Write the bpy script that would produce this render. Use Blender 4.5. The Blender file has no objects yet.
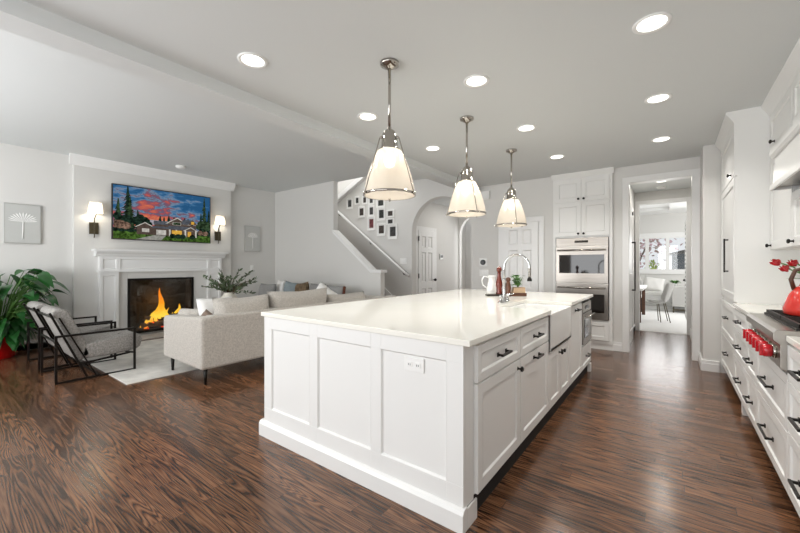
import bpy, bmesh, math, random
from mathutils import Vector, Matrix, noise
random.seed(7)
PI = math.pi
S = bpy.context.scene
C = S.collection

# ------------------------------------------------------------------ camera, world, light, exposure
YAW = math.atan(271.8 / 362.5)
cam = bpy.data.cameras.new('camera')
cam.sensor_width = 36.0
cam.lens = 36.0 * 362.5 / 800.0
cam.shift_y = (264.8 - 266.5) / 800.0
cam.clip_start = 0.05
cam.clip_end = 200
camo = bpy.data.objects.new('camera', cam)
camo.location = (0, 0, 1.27)
camo.rotation_euler = (PI / 2, 0, YAW)
C.objects.link(camo)
S.camera = camo

S.view_settings.view_transform = 'Standard'
S.view_settings.look = 'None'
S.view_settings.exposure = -0.15
S.view_settings.gamma = 1.0
S.view_settings.use_curve_mapping = False
try:
    S.cycles.use_denoising = True
    S.cycles.max_bounces = 10
    S.cycles.diffuse_bounces = 6
    S.cycles.sample_clamp_indirect = 4.0
    S.cycles.caustics_reflective = False
    S.cycles.caustics_refractive = False
except Exception:
    pass

world = bpy.data.worlds.new('world')
S.world = world
world.use_nodes = True
bg = world.node_tree.nodes['Background']
bg.inputs[0].default_value = (0.93, 0.96, 1.0, 1)
bg.inputs[1].default_value = 1.0


def area(name, loc, target, sx, sy, power, col=(1, 1, 1), spread=180):
    l = bpy.data.lights.new(name, 'AREA')
    l.shape = 'RECTANGLE'
    l.size, l.size_y = sx, sy
    l.energy = power
    l.color = col
    l.spread = math.radians(spread)
    o = bpy.data.objects.new(name, l)
    o.location = loc
    d = Vector(target) - Vector(loc)
    o.rotation_euler = d.to_track_quat('-Z', 'Y').to_euler()
    C.objects.link(o)
    return o


area('kitchen_window_light', (-1.2, -2.3, 1.5), (-1.4, 4, 1.35), 3.6, 2.0, 80, (0.98, 0.99, 1))
area('living_window_light', (-5.0, -2.3, 1.35), (-5.0, 0.2, 3.5), 3.0, 1.8, 205, (0.975, 0.988, 1))
area('far_room_window_light', (0.0, 12.3, 1.6), (0, 9, 1.6), 2.4, 1.0, 30, (1, 1, 1))
area('far_room_side_fill', (2.4, 11.0, 1.7), (-1, 11.2, 1.9), 1.6, 1.3, 75, (1, 1, 1))  # added side fill that brightens the far room; no window is known there
area('entry_fill_light', (-3.6, 9.9, 1.6), (-3.6, 6, 1.2), 1.2, 1.8, 45, (1, 1, 1))  # added area light brightening entry and hall, its source is unseen
area('stair_fill_light', (-6.0, 5.75, 4.5), (-6.0, 5.8, 0), 2.4, 0.5, 40, (1, 1, 1))  # added fill inside the closed shaft, lifts the dark stair wall


# ------------------------------------------------------------------ materials
def lin(c):
    if isinstance(c, str):
        c = c.lstrip('#')
        c = tuple(int(c[i:i + 2], 16) / 255 for i in (0, 2, 4))
    return tuple((x / 12.92 if x <= 0.04045 else ((x + 0.055) / 1.055) ** 2.4) for x in c) + (1,)


def mat(name, col, rough=0.5, metal=0.0, noise_amt=0.0, nscale=20, bump=0.0, bscale=60, emit=0.0, coat=0.0, spec=0.5, stretch=None, trans=0.0, sheen=0.0):
    m = bpy.data.materials.new(name)
    m.use_nodes = True
    nt = m.node_tree
    b = nt.nodes['Principled BSDF']
    b.inputs['Base Color'].default_value = lin(col)
    b.inputs['Roughness'].default_value = rough
    b.inputs['Metallic'].default_value = metal
    b.inputs['Specular IOR Level'].default_value = spec
    b.inputs['Coat Weight'].default_value = coat
    b.inputs['Coat Roughness'].default_value = 0.08
    b.inputs['Transmission Weight'].default_value = trans
    b.inputs['Sheen Weight'].default_value = sheen
    if emit:
        b.inputs['Emission Color'].default_value = lin(col)
        b.inputs['Emission Strength'].default_value = emit
    tc = nt.nodes.new('ShaderNodeTexCoord')
    mp = nt.nodes.new('ShaderNodeMapping')
    nt.links.new(tc.outputs['Object'], mp.inputs[0])
    if stretch:
        mp.inputs['Scale'].default_value = stretch
    n = nt.nodes.new('ShaderNodeTexNoise')
    n.inputs['Scale'].default_value = nscale
    n.inputs['Detail'].default_value = 4
    nt.links.new(mp.outputs[0], n.inputs[0])
    if noise_amt:
        r = nt.nodes.new('ShaderNodeMixRGB')
        r.blend_type = 'MULTIPLY'
        cr = nt.nodes.new('ShaderNodeValToRGB')
        cr.color_ramp.elements[0].position = 0.3
        cr.color_ramp.elements[1].position = 0.7
        v = 1 - noise_amt
        cr.color_ramp.elements[0].color = (v, v, v, 1)
        nt.links.new(n.outputs[0], cr.inputs[0])
        r.inputs[0].default_value = 1
        r.inputs[1].default_value = lin(col)
        nt.links.new(cr.outputs[0], r.inputs[2])
        nt.links.new(r.outputs[0], b.inputs['Base Color'])
    if bump:
        n2 = nt.nodes.new('ShaderNodeTexNoise')
        n2.inputs['Scale'].default_value = bscale
        nt.links.new(mp.outputs[0], n2.inputs[0])
        bp = nt.nodes.new('ShaderNodeBump')
        bp.inputs['Strength'].default_value = bump
        bp.inputs['Distance'].default_value = 0.01
        nt.links.new(n2.outputs[0], bp.inputs['Height'])
        nt.links.new(bp.outputs[0], b.inputs['Normal'])
    return m


def emis(name, col, strength):
    m = bpy.data.materials.new(name)
    m.use_nodes = True
    nt = m.node_tree
    nt.nodes.clear()
    e = nt.nodes.new('ShaderNodeEmission')
    e.inputs[0].default_value = lin(col)
    e.inputs[1].default_value = strength
    o = nt.nodes.new('ShaderNodeOutputMaterial')
    nt.links.new(e.outputs[0], o.inputs[0])
    return m


def glassy(name, tint=(1, 1, 1, 1), gloss=0.12, rough=0.02):
    m = bpy.data.materials.new(name)
    m.use_nodes = True
    nt = m.node_tree
    nt.nodes.clear()
    t = nt.nodes.new('ShaderNodeBsdfTransparent')
    t.inputs[0].default_value = tint
    g = nt.nodes.new('ShaderNodeBsdfGlossy')
    g.inputs['Roughness'].default_value = rough
    mx = nt.nodes.new('ShaderNodeMixShader')
    mx.inputs[0].default_value = gloss
    o = nt.nodes.new('ShaderNodeOutputMaterial')
    nt.links.new(t.outputs[0], mx.inputs[1])
    nt.links.new(g.outputs[0], mx.inputs[2])
    nt.links.new(mx.outputs[0], o.inputs[0])
    return m


def floor_mat():
    m = bpy.data.materials.new('oak_floor')
    m.use_nodes = True
    nt = m.node_tree
    N, L = nt.nodes, nt.links
    b = N['Principled BSDF']
    tc = N.new('ShaderNodeTexCoord')
    sx = N.new('ShaderNodeSeparateXYZ')
    L.new(tc.outputs['Object'], sx.inputs[0])

    def math_(op, a, c=None):
        n = N.new('ShaderNodeMath')
        n.operation = op
        for i, v in enumerate((a, c)):
            if v is None:
                continue
            if isinstance(v, (int, float)):
                n.inputs[i].default_value = v
            else:
                L.new(v, n.inputs[i])
        return n.outputs[0]

    W = 0.083
    yr = math_('DIVIDE', sx.outputs[1], W)
    row = math_('FLOOR', yr)
    fy = math_('FRACT', yr)
    wn = N.new('ShaderNodeTexWhiteNoise')
    wn.noise_dimensions = '1D'
    L.new(row, wn.inputs['W'])
    xo = math_('ADD', math_('DIVIDE', sx.outputs[0], 1.15), math_('MULTIPLY', wn.outputs['Value'], 7.3))
    col = math_('FLOOR', xo)
    fx = math_('FRACT', xo)
    cv = N.new('ShaderNodeCombineXYZ')
    L.new(row, cv.inputs[0])
    L.new(col, cv.inputs[1])
    w2 = N.new('ShaderNodeTexWhiteNoise')
    w2.noise_dimensions = '2D'
    L.new(cv.outputs[0], w2.inputs['Vector'])
    rnd = w2.outputs['Value']
    # cathedral grain: contour lines of a noise stretched along the board
    gx = math_('ADD', math_('MULTIPLY', sx.outputs[0], 0.8), math_('MULTIPLY', rnd, 91.0))
    gy = math_('ADD', math_('MULTIPLY', sx.outputs[1], 13.5), math_('MULTIPLY', rnd, 37.0))
    gv = N.new('ShaderNodeCombineXYZ')
    L.new(gx, gv.inputs[0])
    L.new(gy, gv.inputs[1])
    n1 = N.new('ShaderNodeTexNoise')
    n1.inputs['Scale'].default_value = 1.0
    n1.inputs['Detail'].default_value = 2.0
    n1.inputs['Roughness'].default_value = 0.4
    n1.inputs['Distortion'].default_value = 0.25
    L.new(gv.outputs[0], n1.inputs['Vector'])
    bands = math_('FRACT', math_('MULTIPLY', n1.outputs[0], math_('ADD', 8.0, math_('MULTIPLY', rnd, 14.0))))
    tri = math_('ABSOLUTE', math_('SUBTRACT', bands, 0.5))      # 0..0.5
    # pores
    pv = N.new('ShaderNodeCombineXYZ')
    L.new(math_('MULTIPLY', gx, 9.0), pv.inputs[0])
    L.new(math_('MULTIPLY', gy, 22.0), pv.inputs[1])
    n2 = N.new('ShaderNodeTexNoise')
    n2.inputs['Scale'].default_value = 1.0
    n2.inputs['Detail'].default_value = 3.0
    L.new(pv.outputs[0], n2.inputs['Vector'])
    g = math_('ADD', math_('MULTIPLY', tri, 1.5), math_('MULTIPLY', math_('SUBTRACT', n2.outputs[0], 0.5), 0.9))
    cr = N.new('ShaderNodeValToRGB')
    e = cr.color_ramp.elements
    e[0].position, e[0].color = 0.0, lin('#1d120b')
    e[1].position, e[1].color = 0.8, lin('#7f5a40')
    k = e.new(0.17)
    k.color = lin('#533625')
    L.new(g, cr.inputs[0])
    # board to board tone
    hs = N.new('ShaderNodeHueSaturation')
    L.new(cr.outputs[0], hs.inputs['Color'])
    L.new(math_('ADD', math_('MULTIPLY', rnd, 0.62), 0.66), hs.inputs['Value'])
    # seams
    s1 = math_('LESS_THAN', fy, 0.04)
    s2 = math_('LESS_THAN', fx, 0.0022)
    seam = math_('MAXIMUM', s1, s2)
    mx = N.new('ShaderNodeMixRGB')
    L.new(math_('MULTIPLY', seam, 0.75), mx.inputs[0])
    L.new(hs.outputs[0], mx.inputs[1])
    mx.inputs[2].default_value = lin('#1a0f0a')
    L.new(mx.outputs[0], b.inputs['Base Color'])
    b.inputs['Roughness'].default_value = 0.2
    b.inputs['Specular IOR Level'].default_value = 0.6
    bp = N.new('ShaderNodeBump')
    bp.inputs['Strength'].default_value = 0.09
    bp.inputs['Distance'].default_value = 0.002
    L.new(math_('SUBTRACT', g, math_('MULTIPLY', seam, 1.0)), bp.inputs['Height'])
    L.new(bp.outputs[0], b.inputs['Normal'])
    return m


def rug_mat():
    m = mat('rug_pile', '#e8e5de', 0.95, noise_amt=0.32, nscale=4.5, bump=0.4, bscale=140)
    return m


M = {
    'wall': mat('wall_paint', '#dad9d6', 0.6, bump=0.03, bscale=180),
    'ceil': mat('ceiling_paint', '#d8dbdb', 0.7, bump=0.03, bscale=150),
    'trim': mat('trim_paint', '#ececeb', 0.35),
    'cab': mat('cabinet_paint', '#e9e9e7', 0.32),
    'cabin': mat('cabinet_gap_dark', '#3a3a38', 0.8),
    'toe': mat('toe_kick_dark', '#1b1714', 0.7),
    'quartz': mat('white_quartz', '#f4f2ea', 0.06, noise_amt=0.03, nscale=4, spec=0.6),
    'sink': mat('fireclay', '#f4f4f2', 0.08),
    'black': mat('black_hardware', '#16130f', 0.35, 0.4),
    'blackmetal': mat('black_steel', '#1f1b18', 0.4, 0.6),
    'chrome': mat('polished_nickel', '#b3aea7', 0.09, 1.0),
    'chrome2': mat('chrome', '#bdbdbd', 0.07, 1.0),
    'steel': mat('brushed_steel', '#a29c95', 0.28, 1.0, noise_amt=0.25, nscale=3, stretch=(1, 1, 60)),
    'steel2': mat('brushed_steel_plain', '#aba69f', 0.3, 1.0),
    'ovenglass': mat('oven_glass', '#15100e', 0.04, spec=0.9),
    'iron': mat('cast_iron', '#26221f', 0.55, 0.3),
    'red': mat('red_knob', '#c0202a', 0.25, coat=0.4),
    'redenamel': mat('red_enamel', '#d8352b', 0.12, coat=0.6, noise_amt=0.1, nscale=40),
    'plate': mat('white_plastic', '#eeeeec', 0.35),
    'dark': mat('dark_plastic', '#222222', 0.35),
    'boucle': mat('oatmeal_boucle', '#cfc9c0', 0.95, noise_amt=0.30, nscale=75, bump=0.6, bscale=260, sheen=0.2),
    'grey_tweed': mat('grey_tweed', '#aaa6a1', 0.95, noise_amt=0.45, nscale=60, bump=0.4, bscale=260),
    'pillow_white': mat('white_linen', '#f0efec', 0.9, bump=0.2, bscale=200),
    'pillow_grey': mat('grey_linen', '#9c9c9b', 0.95, noise_amt=0.2, nscale=90, bump=0.3, bscale=200),
    'pillow_teal': mat('blue_grey_linen', '#98a5ab', 0.95, noise_amt=0.2, nscale=60, bump=0.3, bscale=200),
    'pillow_brown': mat('mottled_brown_weave', '#8f7a60', 0.95, noise_amt=0.6, nscale=14, bump=0.3, bscale=200),
    'pillow_taupe': mat('taupe_velvet', '#8d7a6c', 0.8, noise_amt=0.2, nscale=40),
    'trimbrown': mat('russet_trim', '#6d4032', 0.9),
    'rug': rug_mat(),
    'hearth': mat('hearth_tile', '#d9d6cf', 0.25, noise_amt=0.08, nscale=8),
    'firebrick': mat('fire_brick', '#2c2620', 0.9, noise_amt=0.5, nscale=18, bump=0.5, bscale=30),
    'firemetal': mat('firebox_frame', '#1a1817', 0.4, 0.5),
    'log': mat('split_log', '#8a5c36', 0.9, noise_amt=0.6, nscale=14, bump=0.6, bscale=30),
    'char': mat('charred_log', '#2a1b14', 0.9, noise_amt=0.6, nscale=20, bump=0.6, bscale=30),
    'ember': emis('embers', '#ff4a12', 1.6),
    'leaf': mat('broad_leaf_green', '#276029', 0.32, noise_amt=0.45, nscale=9),
    'olive': mat('olive_leaf', '#5d6f50', 0.5, noise_amt=0.5, nscale=14),
    'herb': mat('herb_leaf', '#4f8136', 0.5, noise_amt=0.4, nscale=30),
    'stem': mat('stem_brown', '#5b4a34', 0.8),
    'gstem': mat('stem_green', '#56803a', 0.6),
    'soil': mat('soil', '#2e231a', 0.95, noise_amt=0.4, nscale=60),
    'redpot': mat('red_glazed_pot', '#c31414', 0.2, coat=0.4),
    'ceramic': mat('cream_ceramic', '#ded8cb', 0.35, noise_amt=0.05),
    'white_cer': mat('white_ceramic', '#f3f3f1', 0.12),
    'mill': mat('red_mahogany', '#6e2414', 0.25, coat=0.4, noise_amt=0.35, nscale=8, stretch=(8, 8, 1)),
    'walnut': mat('walnut', '#5e3a26', 0.4, noise_amt=0.4, nscale=6, stretch=(1, 1, 9)),
    'oak': mat('pale_wood', '#c6a98a', 0.5, noise_amt=0.3, nscale=8),
    'slate': mat('dark_stone_tray', '#3d3a33', 0.5, noise_amt=0.3, nscale=20),
    'bronze': mat('antique_bronze', '#5d5543', 0.35, 0.8, noise_amt=0.3, nscale=15, stretch=(12, 12, 1)),
    'artgrey': mat('art_linen', '#c2c3c0', 0.8),
    'artsilver': mat('silver_frame', '#b9b9b6', 0.35, 0.4),
    'palm': mat('white_palm', '#f5f5f3', 0.7),
    'frame_white': mat('white_frame', '#f2f2f0', 0.35),
    'matboard': mat('white_mat', '#e9e9e7', 0.8),
    'carpet': mat('white_carpet', '#e4e3e1', 0.95, noise_amt=0.06, nscale=60, bump=0.3, bscale=150),
    'greyfab': mat('pale_grey_fabric', '#c4c3c0', 0.95, noise_amt=0.1, nscale=80),
    'chairfab': mat('chair_grey', '#c0bfbc', 0.8, noise_amt=0.08, nscale=60),
    'bulb': emis('lit_bulb', '#fff1dc', 9.0),
    'lens': emis('lit_lens', '#fffaf0', 6.0),
    'sconce': None,
    'shade': None,
    'clear': glassy('clear_glass', (1, 1, 1, 1), 0.08),
    'fireglass': glassy('fire_glass', (0.92, 0.92, 0.9, 1), 0.05, 0.03),
    'siding': mat('neighbour_siding', '#5d6570', 0.8, noise_amt=0.2, nscale=10, stretch=(1, 1, 6)),
    'blossom': mat('pink_blossom', '#e6bcc4', 0.9, noise_amt=0.2, nscale=9),
    'bushgreen': mat('lime_shrub', '#b9cf56', 0.9, noise_amt=0.3, nscale=9),
    'lawn': mat('lawn', '#8ba56a', 0.95, noise_amt=0.2, nscale=4),
}


def shade_mat(name, col, transl, transp, em=0.0):
    m = bpy.data.materials.new(name)
    m.use_nodes = True
    nt = m.node_tree
    N, L = nt.nodes, nt.links
    N.clear()
    t = N.new('ShaderNodeBsdfTranslucent')
    t.inputs[0].default_value = lin(col)
    d = N.new('ShaderNodeBsdfDiffuse')
    d.inputs[0].default_value = lin(col)
    g = N.new('ShaderNodeBsdfGlossy')
    g.inputs['Roughness'].default_value = 0.12
    tr = N.new('ShaderNodeBsdfTransparent')
    m1 = N.new('ShaderNodeMixShader')
    m1.inputs[0].default_value = transl
    L.new(d.outputs[0], m1.inputs[1])
    L.new(t.outputs[0], m1.inputs[2])
    m2 = N.new('ShaderNodeMixShader')
    m2.inputs[0].default_value = 0.08
    L.new(m1.outputs[0], m2.inputs[1])
    L.new(g.outputs[0], m2.inputs[2])
    m3 = N.new('ShaderNodeMixShader')
    m3.inputs[0].default_value = transp
    L.new(m2.outputs[0], m3.inputs[1])
    L.new(tr.outputs[0], m3.inputs[2])
    o = N.new('ShaderNodeOutputMaterial')
    L.new(m3.outputs[0], o.inputs[0])
    return m


M['sconce'] = shade_mat('linen_shade', '#fff8ec', 0.9, 0.05)
M['shade'] = shade_mat('ribbed_glass_shade', '#f4ece0', 0.6, 0.25)


# ------------------------------------------------------------------ mesh builder
class MB:
    def __init__(s):
        s.bm = bmesh.new()
        s.mi = 0
        s.mx = Matrix.Identity(4)

    def v(s, p):
        return s.bm.verts.new(s.mx @ Vector(p))

    def f(s, vs, smooth=False):
        try:
            fc = s.bm.faces.new(vs)
            fc.material_index = s.mi
            fc.smooth = smooth
            return fc
        except ValueError:
            return None

    def box(s, x0, y0, z0, x1, y1, z1):
        x0, x1 = sorted((x0, x1)); y0, y1 = sorted((y0, y1)); z0, z1 = sorted((z0, z1))
        p = [s.v(q) for q in ((x0, y0, z0), (x1, y0, z0), (x1, y1, z0), (x0, y1, z0), (x0, y0, z1), (x1, y0, z1), (x1, y1, z1), (x0, y1, z1))]
        for q in ((0, 3, 2, 1), (4, 5, 6, 7), (0, 1, 5, 4), (1, 2, 6, 5), (2, 3, 7, 6), (3, 0, 4, 7)):
            s.f([p[i] for i in q])
        return s

    def prism(s, poly, axis, a, b):
        """poly: 2d points in the two other axes (order x,y,z without axis)."""
        def mk(p, t):
            return {'x': (t, p[0], p[1]), 'y': (p[0], t, p[1]), 'z': (p[0], p[1], t)}[axis]
        A = [s.v(mk(p, a)) for p in poly]
        B = [s.v(mk(p, b)) for p in poly]
        s.f(A[::-1]); s.f(B)
        n = len(poly)
        for i in range(n):
            s.f([A[i], A[(i + 1) % n], B[(i + 1) % n], B[i]])
        return s

    def lathe(s, prof, c=(0, 0, 0), seg=24, cap=True, smooth=True, ribs=0, rib=0.0):
        rings = []
        for r, z in prof:
            ring = []
            for i in range(seg):
                a = 2 * PI * i / seg
                rr = r * (1 + (rib if (i % 2) else -rib)) if ribs else r
                ring.append(s.v((c[0] + rr * math.cos(a), c[1] + rr * math.sin(a), c[2] + z)))
            rings.append(ring)
        for k in range(len(rings) - 1):
            for i in range(seg):
                j = (i + 1) % seg
                s.f([rings[k][i], rings[k][j], rings[k + 1][j], rings[k + 1][i]], smooth)
        if cap:
            s.f(rings[0][::-1]); s.f(rings[-1])
        return s

    def tube(s, pts, r, seg=8, cap=True, smooth=True):
        pts = [Vector(p) for p in pts]
        rs = r if isinstance(r, (list, tuple)) else [r] * len(pts)
        rings = []
        up = None
        for i, p in enumerate(pts):
            if i == 0: t = pts[1] - p
            elif i == len(pts) - 1: t = p - pts[i - 1]
            else: t = (pts[i + 1] - p).normalized() + (p - pts[i - 1]).normalized()
            t.normalize()
            if up is None:
                up = Vector((0, 0, 1)) if abs(t.z) < 0.9 else Vector((1, 0, 0))
            a = t.cross(up)
            if a.length < 1e-4:
                a = t.cross(Vector((0.3, 1, 0.2)))
            a.normalize()
            b = a.cross(t).normalized()
            up = b
            rings.append([s.v(p + (a * math.cos(2 * PI * k / seg + PI / seg) + b * math.sin(2 * PI * k / seg + PI / seg)) * rs[i]) for k in range(seg)])
        for k in range(len(rings) - 1):
            for i in range(seg):
                j = (i + 1) % seg
                s.f([rings[k][j], rings[k][i], rings[k + 1][i], rings[k + 1][j]], smooth)
        if cap:
            s.f(rings[0]); s.f(rings[-1][::-1])
        return s

    def bar(s, a, b, w, h=None):
        """square bar from a to b."""
        return s.tube([a, b], (w if h is None else (w + h) / 2) * 0.7071, 4, True, False)

    def sphere(s, c, r, u=12, v=8, sc=(1, 1, 1)):
        prof = []
        rings = []
        top = s.v((c[0], c[1], c[2] + r * sc[2])); bot = s.v((c[0], c[1], c[2] - r * sc[2]))
        for k in range(1, v):
            t = PI * k / v
            rings.append([s.v((c[0] + r * sc[0] * math.sin(t) * math.cos(2 * PI * i / u), c[1] + r * sc[1] * math.sin(t) * math.sin(2 * PI * i / u), c[2] + r * sc[2] * math.cos(t))) for i in range(u)])
        for i in range(u):
            j = (i + 1) % u
            s.f([top, rings[0][i], rings[0][j]], True)
            s.f([bot, rings[-1][j], rings[-1][i]], True)
            for k in range(len(rings) - 1):
                s.f([rings[k][i], rings[k + 1][i], rings[k + 1][j], rings[k][j]], True)
        return s

    def pillow(s, w, h, t, n=12, pinch=0.08):
        """puffed pillow in the local xz plane, centre at origin, thickness along y."""
        grid = {}
        for side in (1, -1):
            for i in range(n + 1):
                for j in range(n + 1):
                    u = -1 + 2 * i / n; v = -1 + 2 * j / n
                    edge = i in (0, n) or j in (0, n)
                    if edge and side == -1:
                        grid[(side, i, j)] = grid[(1, i, j)]
                        continue
                    k = max(0, (1 - u ** 4) * (1 - v ** 4)) ** 0.55
                    px = u * (1 - pinch * (1 - abs(v)) * abs(u) ** 3 * 0.8)
                    pz = v * (1 - pinch * (1 - abs(u)) * abs(v) ** 3 * 0.8)
                    wr = 0.006 * math.sin(7 * u + 3 * v) * k
                    grid[(side, i, j)] = s.v((px * w / 2, -side * (t / 2 * k + wr), pz * h / 2))
            for i in range(n):
                for j in range(n):
                    q = [grid[(side, i, j)], grid[(side, i + 1, j)], grid[(side, i + 1, j + 1)], grid[(side, i, j + 1)]]
                    s.f(q if side == 1 else q[::-1], True)
        return s

    def cushion(s, x0, y0, z0, x1, y1, z1, puff=0.03, n=8):
        """box with softly domed faces."""
        c = Vector(((x0 + x1) / 2, (y0 + y1) / 2, (z0 + z1) / 2))
        hx, hy, hz = abs(x1 - x0) / 2, abs(y1 - y0) / 2, abs(z1 - z0) / 2
        b2 = bmesh.new()
        bmesh.ops.create_cube(b2, size=2)
        bmesh.ops.subdivide_edges(b2, edges=b2.edges[:], cuts=n, use_grid_fill=True)
        r = min(hx, hy, hz) * 0.55
        mp = {}
        for v in b2.verts:
            p = v.co.copy()
            q = Vector((p.x * hx, p.y * hy, p.z * hz))
            inner = Vector((max(-hx + r, min(hx - r, q.x)), max(-hy + r, min(hy - r, q.y)), max(-hz + r, min(hz - r, q.z))))
            d = q - inner
            if d.length > 1e-6:
                q = inner + d.normalized() * min(d.length, r)
            k = (1 - p.x ** 2) * (1 - p.y ** 2) + (1 - p.y ** 2) * (1 - p.z ** 2) + (1 - p.x ** 2) * (1 - p.z ** 2)
            nrm = Vector((p.x if abs(p.x) > 0.999 else 0, p.y if abs(p.y) > 0.999 else 0, p.z if abs(p.z) > 0.999 else 0))
            q += nrm * puff * min(1, k)
            mp[v] = s.v(c + q)
        for f in b2.faces:
            s.f([mp[v] for v in f.verts], True)
        b2.free()
        return s

    def leaf(s, base, direction, length, width, droop=0.3, fold=0.25, n=6, roll=0.0):
        d = Vector(direction).normalized()
        side = d.cross(Vector((0, 0, 1)))
        if side.length < 0.05:
            side = Vector((1, 0, 0))
        side.normalize()
        side = Matrix.Rotation(roll, 3, d) @ side
        up = side.cross(d).normalized()
        p = Vector(base)
        rows = []
        for i in range(n + 1):
            t = i / n
            w = width * 0.5 * (math.sin(PI * min(1, t * 0.97 + 0.03) ** 0.8)) * (1 - 0.15 * t)
            if i == n: w = 0.001
            ctr = p + d * length * t - Vector((0, 0, 1)) * droop * length * t * t
            rows.append((s.v(ctr + side * w + up * fold * w), s.v(ctr), s.v(ctr - side * w + up * fold * w)))
        for i in range(n):
            a, b = rows[i], rows[i + 1]
            s.f([a[0], a[1], b[1], b[0]], True)
            s.f([a[1], a[2], b[2], b[1]], True)
        return s

    def panel(s, w, h, rects, t=0.02, rec=0.008, slope=0.010, x0=0.0, z0=0.0, raised=0.0):
        """slab in local xz (front at y=-t, back y=0) with recessed rectangles (x0,z0,x1,z1)."""
        s.box(x0, -(t - rec), z0, x0 + w, 0, z0 + h)
        xs = sorted({0, w, *[r[0] for r in rects], *[r[2] for r in rects]})
        zs = sorted({0, h, *[r[1] for r in rects], *[r[3] for r in rects]})
        yf, yb = -t, -(t - rec)
        for i in range(len(xs) - 1):
            for j in range(len(zs) - 1):
                mx, mz = (xs[i] + xs[i + 1]) / 2, (zs[j] + zs[j + 1]) / 2
                if any(r[0] < mx < r[2] and r[1] < mz < r[3] for r in rects):
                    continue
                s.box(x0 + xs[i], yf, z0 + zs[j], x0 + xs[i + 1], yb, z0 + zs[j + 1])
        for r in rects:
            a, b, c, d = x0 + r[0], z0 + r[1], x0 + r[2], z0 + r[3]
            o = [s.v(q) for q in ((a, yf, b), (c, yf, b), (c, yf, d), (a, yf, d))]
            e = slope
            i_ = [s.v(q) for q in ((a + e, yb - 0.0003, b + e), (c - e, yb - 0.0003, b + e), (c - e, yb - 0.0003, d - e), (a + e, yb - 0.0003, d - e))]
            for k in range(4):
                s.f([o[k], o[(k + 1) % 4], i_[(k + 1) % 4], i_[k]])
            if raised:
                g = e + 0.025
                s.box(a + g, yb - raised, b + g, c - g, yb, d - g)
        return s

    def build(s, name, m, parent=None, bevel=0.0, smooth=False, subsurf=0, solid=0.0):
        bmesh.ops.recalc_face_normals(s.bm, faces=s.bm.faces[:])
        me = bpy.data.meshes.new(name)
        s.bm.to_mesh(me)
        s.bm.free()
        for mm in (m if isinstance(m, (list, tuple)) else [m]):
            me.materials.append(M[mm] if isinstance(mm, str) else mm)
        if smooth:
            for p in me.polygons: p.use_smooth = True
        o = bpy.data.objects.new(name, me)
        C.objects.link(o)
        if parent: o.parent = parent
        if solid:
            md = o.modifiers.new('solid', 'SOLIDIFY'); md.thickness = solid; md.offset = 0
        if bevel:
            md = o.modifiers.new('bevel', 'BEVEL'); md.width = bevel; md.segments = 2; md.limit_method = 'ANGLE'
            md.angle_limit = math.radians(40)
        if subsurf:
            md = o.modifiers.new('sub', 'SUBSURF'); md.levels = subsurf; md.render_levels = subsurf
        return o


def thing(name, label, cat, loc=(0, 0, 0), rz=0.0, group=None):
    o = bpy.data.objects.new(name, None)
    C.objects.link(o)
    o.empty_display_size = 0.1
    o.location = loc
    o.rotation_euler = (0, 0, rz)
    o['label'] = label; o['category'] = cat
    if group: o['group'] = group
    return o


def tag(o, label, cat, group=None):
    o['label'] = label; o['category'] = cat
    if group: o['group'] = group
    return o


def struct(o):
    o['kind'] = 'structure'
    return o


def dup(root, loc, label, rz=None):
    r = root.copy(); C.objects.link(r); r.location = loc; r['label'] = label
    if rz is not None: r.rotation_euler = (0, 0, rz)
    for ch in list(root.children):
        c = ch.copy(); C.objects.link(c); c.parent = r
        for g in list(ch.children):
            d = g.copy(); C.objects.link(d); d.parent = c
    return r


def B(*a):
    return MB().box(*a)


FACE_X = PI / 2       # local front (-y) faces +x ; local x runs along +y
FACE_NX = -PI / 2     # local front faces -x ; local x runs along -y

# ------------------------------------------------------------------ room shell
YW = 6.2              # kitchen / stair back wall plane
YS = 5.22             # stair front wall
XL = -7.7             # living room left wall
ZL = 3.02             # living ceiling
ZK = 2.70             # kitchen ceiling
M['floor'] = floor_mat()
struct(B(XL - 0.3, -2.6, -0.12, 1.4, 8.38, 0).box(XL - 0.3, 8.38, -0.12, -1.2, 11.2, 0).build('floor', 'floor'))
struct(B(-2.6, 8.38, -0.12, 2.6, 13.6, 0.004).build('floor_carpet', 'carpet'))
struct(B(-2.81, -2.6, ZK, 1.4, YW + 0.15, ZK + 0.1).build('ceiling', 'ceil'))
struct(MB().prism([(XL - 0.2, -2.6), (-2.95, -2.6), (-2.95, YW + .15), (-4.4, YW + .15), (-4.4, YS + 0.12), (XL - 0.2, YS + 0.12)], 'z', ZL, ZL + 0.1).build('ceiling_living', 'ceil'))
struct(B(-3.03, -2.6, 2.60, -2.81, YW, ZL + 0.1).build('trim_beam', 'ceil'))
struct(B(XL - 0.15, -2.6, 0, XL, 2.18, ZL).box(XL - .15, 3.31, 0, XL, YS + 0.1, ZL).box(XL - .15, 2.18, 1.03, XL, 3.31, ZL).box(XL - .15, 2.18, 0, XL, 3.31, 0.075).build('wall_left', 'wall'))
struct(B(1.115, -2.6, 0, 1.25, 8.4, ZK).build('wall_right', 'wall'))
# rear wall behind the camera, with two wide window openings
struct(B(XL, -2.6, 0, 1.1, -2.48, 0.5).box(XL, -2.6, 2.55, 1.1, -2.48, ZL).box(-3.75, -2.6, 0.5, -3.05, -2.48, 2.55).box(0.7, -2.6, 0.5, 1.1, -2.48, 2.55).box(XL, -2.6, 0.5, -7.4, -2.48, 2.55).build('wall_rear', 'wall'))
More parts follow.
